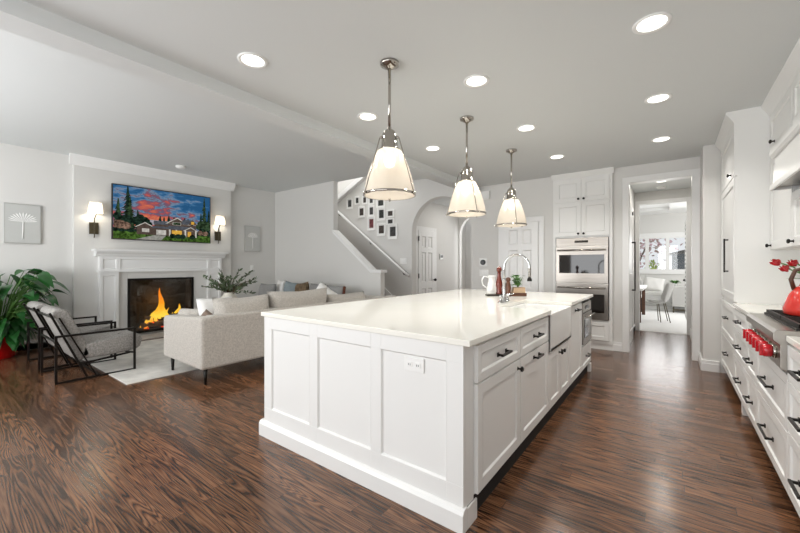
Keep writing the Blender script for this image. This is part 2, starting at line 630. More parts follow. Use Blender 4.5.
# stair front wall : full height then knee wall
struct(MB().prism([(XL, 0), (-4.37, 0), (-4.37, 1.12), (-4.60, 1.12), (-5.65, 1.93), (-5.65, ZL), (XL, ZL)], 'y', YS, YS + 0.12).build('wall_stair_front', 'wall'))
struct(MB().prism([(-4.33, 1.12), (-4.33, 1.175), (-4.585, 1.175), (-5.65, 2.0), (-5.65, 1.93), (-4.60, 1.12)], 'y', YS - 0.03, YS + 0.15).build('trim_1', 'trim', bevel=0.004))


def arch_poly(x0, x1, xa, xb, spring, top, z1):
    cx, r = (xa + xb) / 2, (xb - xa) / 2
    pts = [(x0, 0), (xa, 0)]
    n = 28
    for i in range(n + 1):
        a = PI - PI * i / n
        pts.append((cx + r * math.cos(a), spring + (top - spring) * math.sin(a)))
    pts += [(xb, 0), (x1, 0), (x1, z1), (x0, z1)]
    return pts


# back wall left of the doorway: stair part, arch, oven part
wb = MB()
wb.box(XL, YW, 0, -4.45, YW + 0.15, 4.6)
wb.prism(arch_poly(-4.45, -2.9, -4.335, -2.995, 1.95, 2.62, ZL), 'y', YW, YW + 0.15)
wb.box(-2.9, YW, 0, -0.54, YW + 0.15, ZK)
wb.box(-0.54, YW, 2.49, 0.26, YW + 0.15, ZK)
wb.box(0.26, YW, 0, 0.34, YW + 0.15, ZK)
struct(wb.build('wall_back', 'wall'))
# stub beside the pantry
struct(B(0.30, 5.68, 0, 1.1, YW, ZK).build('wall_stub', 'wall'))
# stairwell shaft above the living room ceiling
struct(B(XL - .1, YS, ZL + .1, -4.4, YS + 0.12, 4.6).box(-4.4, YS, ZL + .1, -4.28, YW + .1, 4.6).box(XL - .1, YS, 0.0, XL, YW, 4.6).box(XL - .1, YS, 4.6, -4.28, YW + .15, 4.7).build('wall_stairwell', 'wall'))
# hall behind the arch
struct(B(-4.52, YW + 0.15, 0, -4.40, 8.4, ZK).build('wall_hall', 'wall'))
struct(B(-2.85, YW + 0.15, 0, -2.73, 8.4, ZK).build('wall_hall_right', 'wall'))
struct(MB().prism(arch_poly(-4.5, -2.8, -4.38, -3.0, 2.05, 2.6, ZK), 'y', 8.4, 8.52).build('wall_hall_end', 'wall'))
struct(B(-4.52, YW + 0.15, ZK, -2.73, 11.0, ZK + 0.1).build('ceiling_hall', 'ceil'))
struct(B(-5.2, 10.2, 0, -2.2, 10.35, ZK).box(-5.2, 8.5, 0, -5.1, 10.3, ZK).box(-2.3, 8.5, 0, -2.2, 10.3, ZK).build('wall_entry', 'wall'))
# passage behind the kitchen doorway
ZP = 2.66
struct(B(-0.70, YW + 0.15, 0, -0.58, 8.38, ZP).build('wall_passage_left', 'wall'))
struct(B(0.28, YW + 0.15, 0, 0.40, 8.38, ZP).build('wall_passage_right', 'wall'))
struct(B(-0.7, YW + 0.15, ZP, 0.4, 8.5, ZP + 0.1).build('ceiling_passage', 'ceil'))
struct(B(-2.6, 8.38, 0, -0.50, 8.5, 3.1).box(0.22, 8.38, 0, 2.6, 8.5, 3.1).box(-0.5, 8.38, 2.43, 0.22, 8.5, 3.1).build('wall_far_room_front', 'wall'))
# far room
struct(B(-2.7, 8.4, 0, -2.6, 13.5, 3.1).build('wall_far_left', 'wall'))
struct(B(2.6, 8.4, 0, 2.7, 13.5, 3.1).build('wall_far_right', 'wall'))
YF = 13.3
struct(B(-2.6, YF, 0, 2.6, YF + 0.15, 1.06).box(-2.6, YF, 2.14, 2.6, YF + 0.15, 3.1).box(-2.6, YF, 1.06, -1.10, YF + .15, 2.14).box(1.1, YF, 1.06, 2.6, YF + .15, 2.14).build('wall_far_back', 'wall'))
struct(B(-2.6, 8.5, 2.78, 2.6, 9.4, 2.88).box(-2.6, 12.4, 2.78, 2.6, 13.3, 2.88).box(-2.6, 9.4, 2.78, -1.9, 12.4, 2.88).box(-.05, 9.4, 2.78, 2.6, 12.4, 2.88).box(-2.6, 8.5, 2.86, 2.6, 13.3, 2.95).build('ceiling_far', 'trim'))


def casing(name, xa, xb, z, y, w=0.085, t=0.025, m='trim', header=0.0):
    o = MB().box(xa - w, y - t, 0, xa, y, z).box(xb, y - t, 0, xb + w, y, z).box(xa - w, y - t, z, xb + w, y, z + w)
    if header:
        o.box(xa - w - 0.012, y - t - 0.014, z + w - 0.02, xb + w + 0.012, y, z + w)
    return struct(o.build(name, m, bevel=0.004))


casing('trim_2', -0.495, 0.215, 2.455, YW, 0.083)
struct(B(-0.54, YW, 0, -0.495, YW + .15, 2.49).box(0.215, YW, 0, 0.26, YW + .15, 2.49).box(-0.495, YW, 2.455, 0.215, YW + .15, 2.49).build('trim_3', 'trim'))
struct(B(0.298, YW - 0.06, 2.40, 0.325, YW, 2.54).build('trim_4', 'trim'))
casing('trim_5', -0.50, 0.215, 2.425, 8.38, 0.07)
casing('trim_6', -2.37, -1.765, 1.99, YW, 0.085)


def baseboard(name, pts, h=0.13, t=0.016):
    m = MB()
    for (x0, y0, x1, y1) in pts:
        m.box(x0, y0, 0, x1, y1, h)
        if abs(x1 - x0) > abs(y1 - y0):
            s_ = 0.006
            m.box(x0, y0 - s_, 0, x1, y1, h * 0.72)
        else:
            m.box(x0 - 0.006, y0, 0, x1, y1, h * 0.72)
    return struct(m.build(name, 'trim', bevel=0.003))


baseboard('baseboard_back', [(-0.72, YW - 0.018, -0.58, YW)])
baseboard('baseboard_stub', [(0.285, 5.664, 0.45, 5.68), (0.284, 5.68, 0.30, YW - 0.03)])
baseboard('baseboard_passage', [(-0.58, YW + .16, -0.566, 8.35), (0.264, YW + .16, 0.28, 8.35)])
baseboard('baseboard_left', [(XL, -2.4, XL + 0.016, 1.48), (XL, 4.09, XL + 0.016, YS)])
baseboard('baseboard_stair', [(XL + .02, YS - 0.016, -4.37, YS)])
baseboard('baseboard_wall', [(-2.99, YW - .016, -2.46, YW), (-1.68, YW - .016, -1.54, YW)])

# chimney breast with its crown
XB = -7.6
struct(B(XL, 1.50, 0, XB, 2.18, ZL).box(XL, 3.30, 0, XB, 4.06, ZL).box(XL, 2.18, 1.02, XB, 3.30, ZL).box(XL, 2.18, 0, XB, 3.30, 0.09).build('wall_chimney', 'wall'))
cr = [(XB, 2.86), (XB + 0.02, 2.86), (XB + 0.03, 2.90), (XB + 0.075, 2.965), (XB + 0.085, ZL), (XB, ZL)]
struct(MB().prism(cr, 'y', 1.44, 4.12).build('trim_7', 'trim'))


# ------------------------------------------------------------------ staircase
st = thing('staircase', 'white staircase rising to the left behind the sloping half wall', 'staircase', (-4.5, 5.35, 0))
m = MB(); t = MB()
for i in range(13):
    m.box(-0.25 * (i + 1), 0.0, 0, -0.25 * i, 0.80, 0.18 * (i + 1) - 0.025)
    t.box(-0.25 * (i + 1), 0.0, 0.18 * (i + 1) - 0.025, -0.25 * i + 0.025, 0.80, 0.18 * (i + 1))
m.build('riser_block', 'trim', st)
t.build('treads', 'walnut', st)
MB().prism([(-0.05, 0.0), (0.14, 0.0), (0.0, 0.36), (-2.6, 2.25), (-2.6, 1.95)], 'y', 0.815, 0.845).build('skirt_board', 'trim', st)
hr = thing('handrail', 'white sloping handrail on dark brackets along the stair wall', 'handrail', (0, 0, 0))
MB().tube([(-4.36, 6.12, 1.045), (-4.46, 6.12, 1.10), (-6.62, 6.12, 2.665)], 0.028, 8).build('rail', 'trim', hr)
for x in (-4.52, -5.45, -6.45):
    z = 1.10 + (-4.46 - x) * 0.7245
    MB().tube([(x, 6.12, z - 0.02), (x, 6.15, z - 0.06), (x, 6.195, z - 0.06)], 0.010, 6).lathe([(0.022, -0.022), (0.022, 0.022)], (x, 6.182, z - 0.06), 10).build('bracket', 'black', hr)
# stringer of the flight above
struct(MB().prism([(-7.2, 2.46), (-7.2, 2.58), (-4.4, 4.0), (-4.4, 3.88)], 'y', 6.10, YW).build('trim_8', 'trim'))


# ------------------------------------------------------------------ doors
def six_panel(parent, w, h, name='door_leaf', m='trim', t=0.035):
    a = 0.11 * w / 0.62
    mid = 0.085 * w / 0.62
    pw = (w - 2 * a - mid) / 2
    rs = []
    for k in (0, 1):
        x = a + k * (pw + mid)
        for z0, z1 in ((0.11, 0.37), (0.44, 0.765), (0.815, 0.94)):
            rs.append((x, z0 * h, x + pw, z1 * h))
    o = MB().panel(w, h, rs, t, 0.018, 0.020, raised=0.008).build(name, m, parent, bevel=0.002)
    return o


d1 = struct(B(-2.37, YW - .012, 0.0, -1.765, YW - .002, 1.99).build('door_1', 'trim'))
p = bpy.data.objects.new('door_1_leaf', None); C.objects.link(p); p.location = (-2.365, YW - 0.012, 0.005)
p['kind'] = 'structure'
six_panel(p, 0.595, 1.98, t=0.034)
o = MB().lathe([(0.024, 0), (0.012, 0.015), (0.012, 0.035), (0.03, 0.05), (0.02, 0.07)], (0, 0, 0), 14).build('door_handle', 'black', p)
o.rotation_euler = (PI / 2, 0, 0); o.location = (0.05, -0.034, 0.92)
# hall door on the hall's left wall
p = bpy.data.objects.new('door_2', None); C.objects.link(p); p.location = (-4.40, 6.50, 0.0); p.rotation_euler = (0, 0, FACE_X)
p['kind'] = 'structure'
six_panel(p, 0.68, 2.02, t=0.03)
MB().box(-0.085, -0.02, 0, 0, 0.0, 2.11).box(0.68, -0.02, 0, 0.765, 0.0, 2.11).box(0, -0.02, 2.02, 0.68, 0.0, 2.11).build('door_frame', 'trim', p, bevel=0.003)
hd = MB()
for z in (0.55, 1.03, 1.84):
    hd.box(-0.012, -0.04, z - 0.05, 0.014, -0.028, z + 0.05)
hd.build('hinges', 'black', p)
MB().sphere((0.62, -0.075, 0.93), 0.032).tube([(0.62, -0.03, 0.93), (0.62, -0.07, 0.93)], 0.014).build('door_handle', 'black', p)
# passage door on the left with a long black pull, louvred leaf at right of the far opening
p = bpy.data.objects.new('door_3', None); C.objects.link(p); p.location = (-0.563, 6.65, 0.0); p.rotation_euler = (0, 0, FACE_X)
p['kind'] = 'structure'
MB().panel(0.80, 2.25, [(0.12, 0.2, 0.68, 1.0), (0.12, 1.12, 0.68, 2.1)], 0.03, 0.01).build('door_leaf', 'trim', p, bevel=0.002)
MB().tube([(0.50, -0.03, 0.85), (0.50, -0.075, 0.85), (0.50, -0.075, 1.64), (0.50, -0.03, 1.64)], 0.014, 8).build('door_handle', 'black', p)
MB().box(0.57, -0.045, 2.10, 0.60, -0.03, 2.16).build('latch', 'black', p)
p = bpy.data.objects.new('door_4', None); C.objects.link(p); p.location = (0.245, 9.3, 0.0); p.rotation_euler = (0, 0, FACE_NX)
p['kind'] = 'structure'
m = MB().box(0, -0.035, 0.25, 0.07, 0, 2.1).box(0.62, -0.035, 0.25, 0.69, 0, 2.1).box(0.07, -0.035, 0.25, 0.62, 0, 0.35).box(0.07, -0.035, 2.0, 0.62, 0, 2.1)
for i in range(24):
    z = 0.37 + i * 0.068
    m.prism([(-0.034, z), (-0.030, z + 0.004), (-0.002, z + 0.05), (-0.006, z + 0.046)], 'x', 0.07, 0.62)
m.build('door_leaf', 'trim', p)
hg = MB()
for i in range(21):
    z = 0.40 + i * 0.079
    hg.box(0.66, -0.05, z, 0.71, -0.036, z + 0.035)
hg.build('louver_ends', 'artsilver', p)
MB().sphere((0.60, -0.055, 0.98), 0.022).build('door_handle', 'black', p)


# ------------------------------------------------------------------ hardware builders (local front faces -y)
def pull(x, z, L=0.12, y=0.0, parent=None, vert=False, r=0.006, d=0.032):
    m = MB()
    a = L / 2
    if not vert:
        m.box(x - a - 0.012, y - d - 0.006, z - 0.006, x + a + 0.012, y - d + 0.006, z + 0.006)
        for s_ in (-1, 1):
            m.box(x + s_ * a - 0.006, y - d, z - 0.006, x + s_ * a + 0.006, y, z + 0.006)
            m.box(x + s_ * a - 0.010, y - 0.006, z - 0.012, x + s_ * a + 0.010, y, z + 0.012)
    else:
        m.box(x - 0.007, y - d - 0.007, z - a - 0.012, x + 0.007, y - d + 0.007, z + a + 0.012)
        for s_ in (-1, 1):
            m.box(x - 0.006, y - d, z + s_ * a - 0.007, x + 0.006, y, z + s_ * a + 0.007)
    return m.build('handle', 'black', parent, bevel=0.0015)


def knob(x, z, y=0.0, parent=None):
    o = MB().lathe([(0.013, 0), (0.007, 0.004), (0.006, 0.016), (0.016, 0.022), (0.017, 0.030), (0.010, 0.036)], (0, 0, 0), 14).build('knob', 'black', parent)
    o.rotation_euler = (PI / 2, 0, 0); o.location = (x, y, z)
    return o


def shaker(parent, x, z, w, h, name='door', fr=0.058, t=0.02, mtl='cab'):
    return MB().panel(w, h, [(fr, fr, w - fr, h - fr)], t, 0.009, 0.007, x0=x, z0=z).build(name, mtl, parent, bevel=0.0015)


# ------------------------------------------------------------------ island
isl = thing('kitchen_island_end_panel', 'white paneled end of the kitchen island facing the camera on a plinth', 'island panel', (-2.435, 1.58, 0))
pw = -0.792 + 2.435
pn = MB().panel(pw, 0.883, [(2.435 - 2.345, 0.21, 2.435 - 1.918, 0.80), (2.435 - 1.838, 0.21, 2.435 - 1.378, 0.80), (2.435 - 1.302, 0.21, 2.435 - 0.885, 0.80)], 0.022, 0.012, 0.008).build('panel', 'cab', isl, bevel=0.0015)
pl = MB()
pl.prism([(-0.045, 0), (-0.045, 0.088), (-0.036, 0.105), (-0.024, 0.112), (0.0, 0.112), (0.0, 0)], 'x', -0.036, pw + 0.010)
pl.box(pw, 0.0, 0, pw + 0.010, 0.11, 0.1)
pl.build('plinth', 'cab', isl, bevel=0.002)
B(0, 0.0, 0.1, pw, 0.09, 0.883).build('side_post', 'cab', isl, bevel=0.002)
IX = -0.792          # island cabinet face
back = thing('kitchen_island_back_panel', 'white side of the island toward the living room, carrying the worktop', 'island panel', (0, 0, 0))
B(-2.435, 1.67, 0.0, -2.38, 4.85, 0.883).build('panel', 'cab', back)
ctr = thing('island_countertop', 'cream quartz worktop of the island with a notch for the apron sink', 'countertop', (0, 0, 0))
SY0, SY1, SX = 2.977, 3.70, -1.19
MB().prism([(-2.465, 1.548), (-0.752, 1.545), (-0.752, SY0), (SX, SY0), (SX, SY1), (-0.752, SY1), (-0.752, 4.86), (-2.465, 4.86)], 'z', 0.886, 0.916).build('slab', 'quartz', ctr, bevel=0.003)


def island_unit(y0, y1, label, cat='base cabinet', depth=0.5):
    o = thing('base_cabinet', label, cat, (IX, y0, 0), FACE_X, 'island cabinets')
    w = y1 - y0
    MB().box(0.0, 0.0, 0.12, w, depth, 0.883).build('carcass', 'cab', o)
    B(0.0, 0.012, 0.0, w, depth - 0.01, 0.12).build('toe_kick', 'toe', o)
    return o, w


def drawer(o, x, z, w, h, hx=None, L=0.12, fr=0.045, t=0.02, name='drawer'):
    d = shaker(o, x, z, w, h, name, fr, t)
    pull(x + w / 2 if hx is None else hx, z + h / 2, L, -t, d)
    return d


def door(o, x, z, w, h, kx=None, kz=None, pullz=None, t=0.02):
    d = shaker(o, x, z, w, h, 'door', 0.06, t)
    if kx is not None: knob(kx, kz, -t, d)
    if pullz is not None: pull(x + w / 2, pullz, 0.12, -t, d)
    return d


u, w = island_unit(1.672, 2.31, 'white island cabinet nearest the camera with one drawer over a knobbed door')
drawer(u, 0.004, 0.680, w - 0.008, 0.185)
door(u, 0.004, 0.125, w - 0.008, 0.545, w - 0.05, 0.62)
u, w = island_unit(2.312, 2.975, 'white island cabinet left of the sink with a drawer over a pull-handled door')
drawer(u, 0.004, 0.680, w - 0.008, 0.185)
door(u, 0.004, 0.125, w - 0.008, 0.545, pullz=0.625)
u, w = island_unit(2.977, 3.70, 'white island cabinet with two knobbed doors beneath the apron sink', depth=0.38)
for k in (0, 1):
    x = 0.004 + k * (w / 2)
    door(u, x, 0.125, w / 2 - 0.008, 0.445, w / 2 - 0.045 + k * 0.09, 0.525)
[c for c in u.children if c.name.startswith('carcass')][0].scale = (1, 1, 0.62)
[c for c in u.children if c.name.startswith('carcass')][0].location.z = 0.04
u, w = island_unit(3.702, 4.29, 'white island cabinet right of the sink with one tall pull-handled door')
door(u, 0.004, 0.125, w - 0.008, 0.74, pullz=0.815)
u, w = island_unit(4.292, 4.84, 'white island cabinet at the far end holding the drawer microwave', depth=0.5)
[c for c in u.children if c.name.startswith('carcass')][0].scale = (1, 1, 0.45); [c for c in u.children if c.name.startswith('carcass')][0].location.z = 0.05
B(0, 0.0, 0.39, 0.02, 0.5, 0.883).build('side_panel', 'cab', u)
B(w - 0.02, 0, 0.39, w, 0.5, 0.883).build('side_panel', 'cab', u)
drawer(u, 0.004, 0.125, w - 0.008, 0.25)
B(w - 0.05, -0.022, 0.0, w + 0.01, 0.09, 0.10).build('foot', 'cab', u, bevel=0.003)
# microwave drawer
mw = thing('microwave', 'stainless drawer microwave in the far end of the island', 'microwave', (IX, 4.32, 0.40), FACE_X)
B(0, 0.0, 0.0, 0.49, 0.42, 0.45).build('body', 'steel2', mw)
B(0, -0.03, 0.0, 0.49, 0, 0.335).build('front', 'steel2', mw, bevel=0.003)
B(0.06, -0.034, 0.07, 0.43, -0.028, 0.27).build('window', 'ovenglass', mw)
B(0, -0.024, 0.345, 0.49, 0, 0.45).build('control_panel', 'steel2', mw, bevel=0.003)
B(0.14, -0.028, 0.375, 0.36, -0.022, 0.42).build('display', 'ovenglass', mw)
MB().tube([(0.04, -0.06, 0.305), (0.45, -0.06, 0.305)], 0.011).box(0.06, -0.06, 0.30, 0.075, -0.03, 0.31).box(0.415, -0.06, 0.30, 0.43, -0.03, 0.31).build('handle', 'chrome', mw)
# apron sink
sk = thing('apron_sink', 'white fireclay apron-front sink set into the island', 'sink', (0, 0, 0))
m = MB()
sx0, sx1, sy0, sy1, zt, zb = SX + 0.0, -0.757, SY0 - 0.002, SY1 + 0.002, 0.884, 0.586
m.box(sx0, sy0, zb, sx1, sy1, zb + 0.03)
m.box(sx0 - 0.02, sy0, zb, sx0 + 0.01, sy1, zt - 0.002)
m.box(sx1 - 0.028, sy0, zb, sx1, sy1, zt)
m.box(sx0, sy0, zb, sx1, sy0 + 0.022, zt - 0.002)
m.box(sx0, sy1 - 0.022, zb, sx1, sy1, zt - 0.002)
m.build('basin', 'sink', sk, bevel=0.008)
MB().lathe([(0.04, 0), (0.045, 0.006), (0.02, 0.004)], (-1.0, 3.34, 0.616), 16).build('drain', 'chrome2', sk)
# faucet
fc = thing('faucet', 'polished gooseneck bridge faucet behind the apron sink', 'faucet', (-1.27, 3.34, 0.916))
arc = []
for i in range(17):
    a = PI - PI * i / 16
    arc.append((0.118 + 0.118 * math.cos(a), 0, 0.328 + 0.118 * math.sin(a)))
MB().tube([(0, 0, 0.05)] + arc + [(0.236, 0, 0.235)], 0.0115, 12).build('spout', 'chrome2', fc)
MB().lathe([(0.026, 0), (0.026, 0.008), (0.014, 0.02), (0.014, 0.06), (0.017, 0.07), (0.0135, 0.085), (0.0135, 0.20), (0.016, 0.205), (0.016, 0.22), (0.0115, 0.225)], (0, 0, 0), 16).build('column', 'chrome2', fc)
MB().lathe([(0.022, 0), (0.020, 0.02), (0.012, 0.035)], (0.236, 0, 0.205), 14).build('spray_head', 'blackmetal', fc)
for k in range(6):
    MB().lathe([(0.012, 0), (0.0145, 0.004), (0.012, 0.008)], (0.236, 0, 0.245 + 0.014 * k), 12, False).build('ring', 'chrome', fc)
for dy in (-0.09, 0.09):
    m = MB().lathe([(0.024, 0), (0.024, 0.008), (0.013, 0.018), (0.013, 0.05), (0.018, 0.055), (0.012, 0.075)], (0, dy, 0), 14)
    m.tube([(-0.0, dy, 0.066), (0.05, dy * 1.3, 0.075)], [0.007, 0.005], 8)
    m.tube([(0, dy, 0.04), (0, 0, 0.04)], 0.008, 8)
    m.build('tap', 'chrome2', fc)
MB().sphere((0.078, -0.117, 0.082), 0.012).build('lever_tip', 'white_cer', fc)
# duplex outlet on the end panel
ol = thing('wall_outlet', 'white double power outlet on the right panel of the island end', 'outlet', (-1.082, 1.568, 0.747))
B(-0.063, -0.006, -0.036, 0.063, 0, 0.036).build('plate', 'plate', ol, bevel=0.002)
for s_ in (-1, 1):
    o = B(s_ * 0.026 - 0.017, -0.009, -0.014, s_ * 0.026 + 0.017, -0.005, 0.014).build('socket', 'plate', ol, bevel=0.002)
    B(s_ * 0.026 - 0.007, -0.0096, -0.006, s_ * 0.026 - 0.004, -0.0088, 0.004).box(s_ * 0.026 + 0.004, -0.0096, -0.006, s_ * 0.026 + 0.007, -0.0088, 0.004).build('slots', 'dark', o)

# things on the island
ZC = 0.9165
tr = tag(MB().box(-0.12, -0.06, 0, 0.085, 0.06, 0.018).build('stone_tray', 'slate'), 'dark stone tray under the pepper mill on the island', 'tray')
tr.location = (-1.60, 3.98, ZC); tr.rotation_euler = (0, 0, 0.64)
pj = thing('pitcher', 'white ceramic pitcher with looped handle behind the pepper mill', 'pitcher', (-1.715, 4.11, ZC))
MB().lathe([(0.042, 0), (0.058, 0.02), (0.062, 0.07), (0.05, 0.13), (0.038, 0.17), (0.042, 0.21), (0.05, 0.225), (0.044, 0.222), (0.034, 0.17), (0.05, 0.08), (0.03, 0.02)], (0, 0, 0), 20).build('body', 'white_cer', pj)
MB().tube([(-0.03, -0.022, 0.20), (-0.075, -0.055, 0.215), (-0.095, -0.07, 0.17), (-0.085, -0.062, 0.11), (-0.045, -0.033, 0.07)], 0.008, 8).build('handle', 'white_cer', pj)
pm = thing('pepper_mill', 'tall turned reddish brown wooden pepper mill on the dark tray', 'pepper mill', (-1.575, 3.985, ZC + 0.0185))
MB().lathe([(0.034, 0), (0.036, 0.02), (0.030, 0.035), (0.033, 0.05), (0.030, 0.07), (0.038, 0.10), (0.036, 0.135), (0.024, 0.18), (0.019, 0.22), (0.022, 0.245), (0.017, 0.252)], (0, 0, 0), 20).build('body', 'mill', pm)
MB().lathe([(0.020, 0.252), (0.030, 0.265), (0.031, 0.285), (0.024, 0.305), (0.008, 0.312), (0.008, 0.318), (0.002, 0.322)], (0, 0, 0), 20).build('head', 'mill', pm)
sm = thing('salt_mill', 'shorter turned brown wooden mill half hidden behind the faucet', 'salt mill', (-1.475, 4.0, ZC))
MB().lathe([(0.032, 0), (0.034, 0.02), (0.026, 0.05), (0.034, 0.09), (0.022, 0.15), (0.018, 0.165)], (0, 0, 0), 18).build('body', 'walnut', sm)
MB().lathe([(0.018, 0.165), (0.027, 0.18), (0.025, 0.205), (0.004, 0.215)], (0, 0, 0), 18).build('head', 'walnut', sm)
hp = thing('potted_herb', 'small leafy green plant in a pale wooden block pot on the island', 'potted plant', (-1.40, 4.10, ZC), 0.64)
B(-0.085, -0.05, 0, 0.085, 0.05, 0.035).build('stand', 'walnut', hp, bevel=0.003)
MB().prism([(-0.07, 0.035), (0.075, 0.035), (0.07, 0.10), (-0.05, 0.10)], 'y', -0.042, 0.042).build('pot', 'oak', hp, bevel=0.004)
m = MB()
for i in range(46):
    a = random.uniform(0, 2 * PI); rr = random.uniform(0.0, 0.05)
    z = random.uniform(0.11, 0.23)
    d = Vector((math.cos(a), math.sin(a), random.uniform(-0.1, 0.9)))
    m.leaf((rr * math.cos(a) - 0.01, rr * math.sin(a), z), d, random.uniform(0.045, 0.075), random.uniform(0.035, 0.05), 0.25, 0.2, 4)
m.build('leaves', 'herb', hp)
m = MB()
for i in range(9):
    a = i * 0.7
    m.tube([(0, 0, 0.09), (0.02 * math.cos(a), 0.02 * math.sin(a), 0.14), (0.05 * math.cos(a), 0.05 * math.sin(a), 0.21)], 0.003, 5)
m.build('stems', 'gstem', hp)

# ------------------------------------------------------------------ pendants
PB = 1.755
pd = thing('pendant_lamp', 'ribbed glass and nickel pendant nearest the camera above the island', 'pendant lamp', (-1.6, 2.01, 0), 0, 'pendants over the island')
MB().lathe([(0.018, 2.655), (0.03, 2.665), (0.066, 2.682), (0.068, 2.6995)], (0, 0, 0), 24).build('canopy', 'chrome', pd)
MB().lathe([(0.0105, 2.235), (0.0105, 2.66)], (0, 0, 0), 12).build('rod', 'chrome', pd)
MB().lathe([(0.03, 2.075), (0.066, 2.078), (0.068, 2.092), (0.058, 2.098), (0.057, 2.165), (0.050, 2.198), (0.035, 2.218), (0.014, 2.232), (0.011, 2.25)], (0, 0, 0), 24).build('cap', 'chrome', pd)
sh = [(0.066, 2.082), (0.084, 2.074), (0.096, 2.05), (0.115, 2.01), (0.138, 1.95), (0.158, 1.885), (0.172, 1.825), (0.178, PB + 0.005)]
MB().lathe(sh, (0, 0, 0), 96, False, True, 1, 0.008).build('shade', 'shade', pd)
MB().lathe([(0.179, PB + 0.003), (0.187, PB + 0.003), (0.187, PB + 0.019), (0.179, PB + 0.019), (0.179, PB + 0.003)], (0, 0, 0), 48, False).build('rim_band', 'chrome', pd)
MB().lathe([(0.178, PB + 0.004), (0.12, PB - 0.004), (0.06, PB - 0.012), (0.006, PB - 0.015)], (0, 0, 0), 48, False).build('diffuser', 'shade', pd)
MB().lathe([(0.006, PB - 0.032), (0.009, PB - 0.026), (0.006, PB - 0.014)], (0, 0, 0), 10).build('finial', 'chrome', pd)
for k in range(3):
    a = math.radians(8) + 2 * PI * k / 3
    ca, sa = math.cos(a), math.sin(a)
    MB().tube([(0.056 * ca, 0.056 * sa, 2.165), (0.078 * ca, 0.078 * sa, 2.155), (0.192 * ca, 0.192 * sa, PB + 0.012), (0.192 * ca, 0.192 * sa, PB - 0.006)], 0.0042, 8).sphere((0.194 * ca, 0.194 * sa, PB + 0.008), 0.011, 8, 6).sphere((0.066 * ca, 0.066 * sa, 2.162), 0.010, 8, 6).build('strut', 'chrome', pd)
MB().sphere((0, 0, 2.01), 0.042, 14, 10, (1, 1, 1.25)).build('bulb', 'bulb', pd)
dup(pd, (-1.6, 3.22, 0), 'ribbed glass and nickel pendant hanging in the middle of the island row', math.radians(-42))
dup(pd, (-1.6, 4.45, 0), 'ribbed glass and nickel pendant farthest from the camera, nearest the ovens', math.radians(-60))
for y in (2.01, 3.22, 4.45):
    l = bpy.data.lights.new('pendant_bulb_light', 'POINT'); l.energy = 3.2; l.color = (1, 0.95, 0.87); l.shadow_soft_size = 0.05
    o = bpy.data.objects.new('pendant_bulb_light', l); o.location = (-1.6, y, 2.00); C.objects.link(o)

# ------------------------------------------------------------------ recessed lights
rl = thing('recessed_light', 'x', 'ceiling light', (-0.095, 1.41, ZK), 0, 'recessed kitchen lights')
MB().lathe([(0.098, 0.0), (0.098, -0.006), (0.088, -0.010), (0.076, -0.004), (0.072, -0.0005)], (0, 0, 0), 32, False).build('trim_ring', 'plate', rl)
MB().lathe([(0.073, -0.004), (0.0005, -0.0045)], (0, 0, 0), 32, False).build('lens', 'lens', rl)
col_n = {-2.345: 'row beside the ceiling beam', -1.215: 'middle row over the island aisle', -0.095: 'right-hand row near the wall cabinets'}
ord_n = {1.41: 'nearest the camera', 2.61: 'second from the camera', 3.82: 'third from the camera', 5.08: 'farthest, close to the ovens wall'}
RL = [(-2.345, 1.41), (-2.345, 2.61), (-2.345, 3.80), (-1.215, 2.61), (-1.215, 3.82), (-1.215, 5.08), (-0.095, 2.61), (-0.095, 3.82), (-0.095, 5.08)]
for i, (x, y) in enumerate(RL):
    yy = {1.41: 1.41, 2.61: 2.61, 3.80: 3.82, 3.82: 3.82, 5.08: 5.08}[y]
    order = sorted(q for (xx, q) in RL if xx == x).index(y)
    lab = 'lit recessed ceiling light, ' + ['nearest', 'second', 'farthest'][order] + ' of the ' + col_n[x]
    if i == 0:
        rl.location = (x, y, ZK); rl['label'] = lab
    else:
        dup(rl, (x, y, ZK), lab)
    l = bpy.data.lights.new('recessed_lamp_light', 'AREA'); l.shape = 'DISK'; l.size = 0.13; l.energy = 8.0; l.color = (1, 0.965, 0.91); l.spread = math.radians(130)
    o = bpy.data.objects.new('recessed_lamp_light', l); o.location = (x, y, ZK - 0.012); C.objects.link(o)
dup(rl, (-3.65, 7.4, ZK), 'added unseen recessed light in the hall ceiling behind the arch')  # unseen fixture, added with the lamp below to brighten the hall
l = bpy.data.lights.new('hall_fill_light', 'AREA'); l.shape = 'DISK'; l.size = 0.13; l.energy = 6; l.color = (1, 0.96, 0.9)
o = bpy.data.objects.new('hall_fill_light', l); o.location = (-3.65, 7.4, ZK - 0.012); C.objects.link(o)
dup(rl, (-0.14, 7.4, ZP), 'lit recessed light in the passage ceiling beyond the doorway')
l = bpy.data.lights.new('passage_lamp_light', 'AREA'); l.shape = 'DISK'; l.size = 0.13; l.energy = 9; l.color = (1, 0.95, 0.88)
o = bpy.data.objects.new('passage_lamp_light', l); o.location = (-0.14, 7.4, ZP - 0.012); C.objects.link(o)
sd = tag(MB().lathe([(0.07, 0), (0.07, -0.02), (0.055, -0.035), (0.01, -0.038)], (0, 0, 0), 24).build('smoke_detector', 'plate'), 'round white smoke detector behind the light in the passage ceiling', 'smoke detector')
sd.location = (-0.15, 7.95, ZP)
sd = tag(MB().lathe([(0.075, 0), (0.075, -0.03), (0.06, -0.05), (0.01, -0.052)], (0, 0, 0), 24).build('smoke_detector', 'plate'), 'round white smoke detector on the living room ceiling above the fireplace', 'smoke detector')
sd.location = (-6.95, 2.80, ZL)

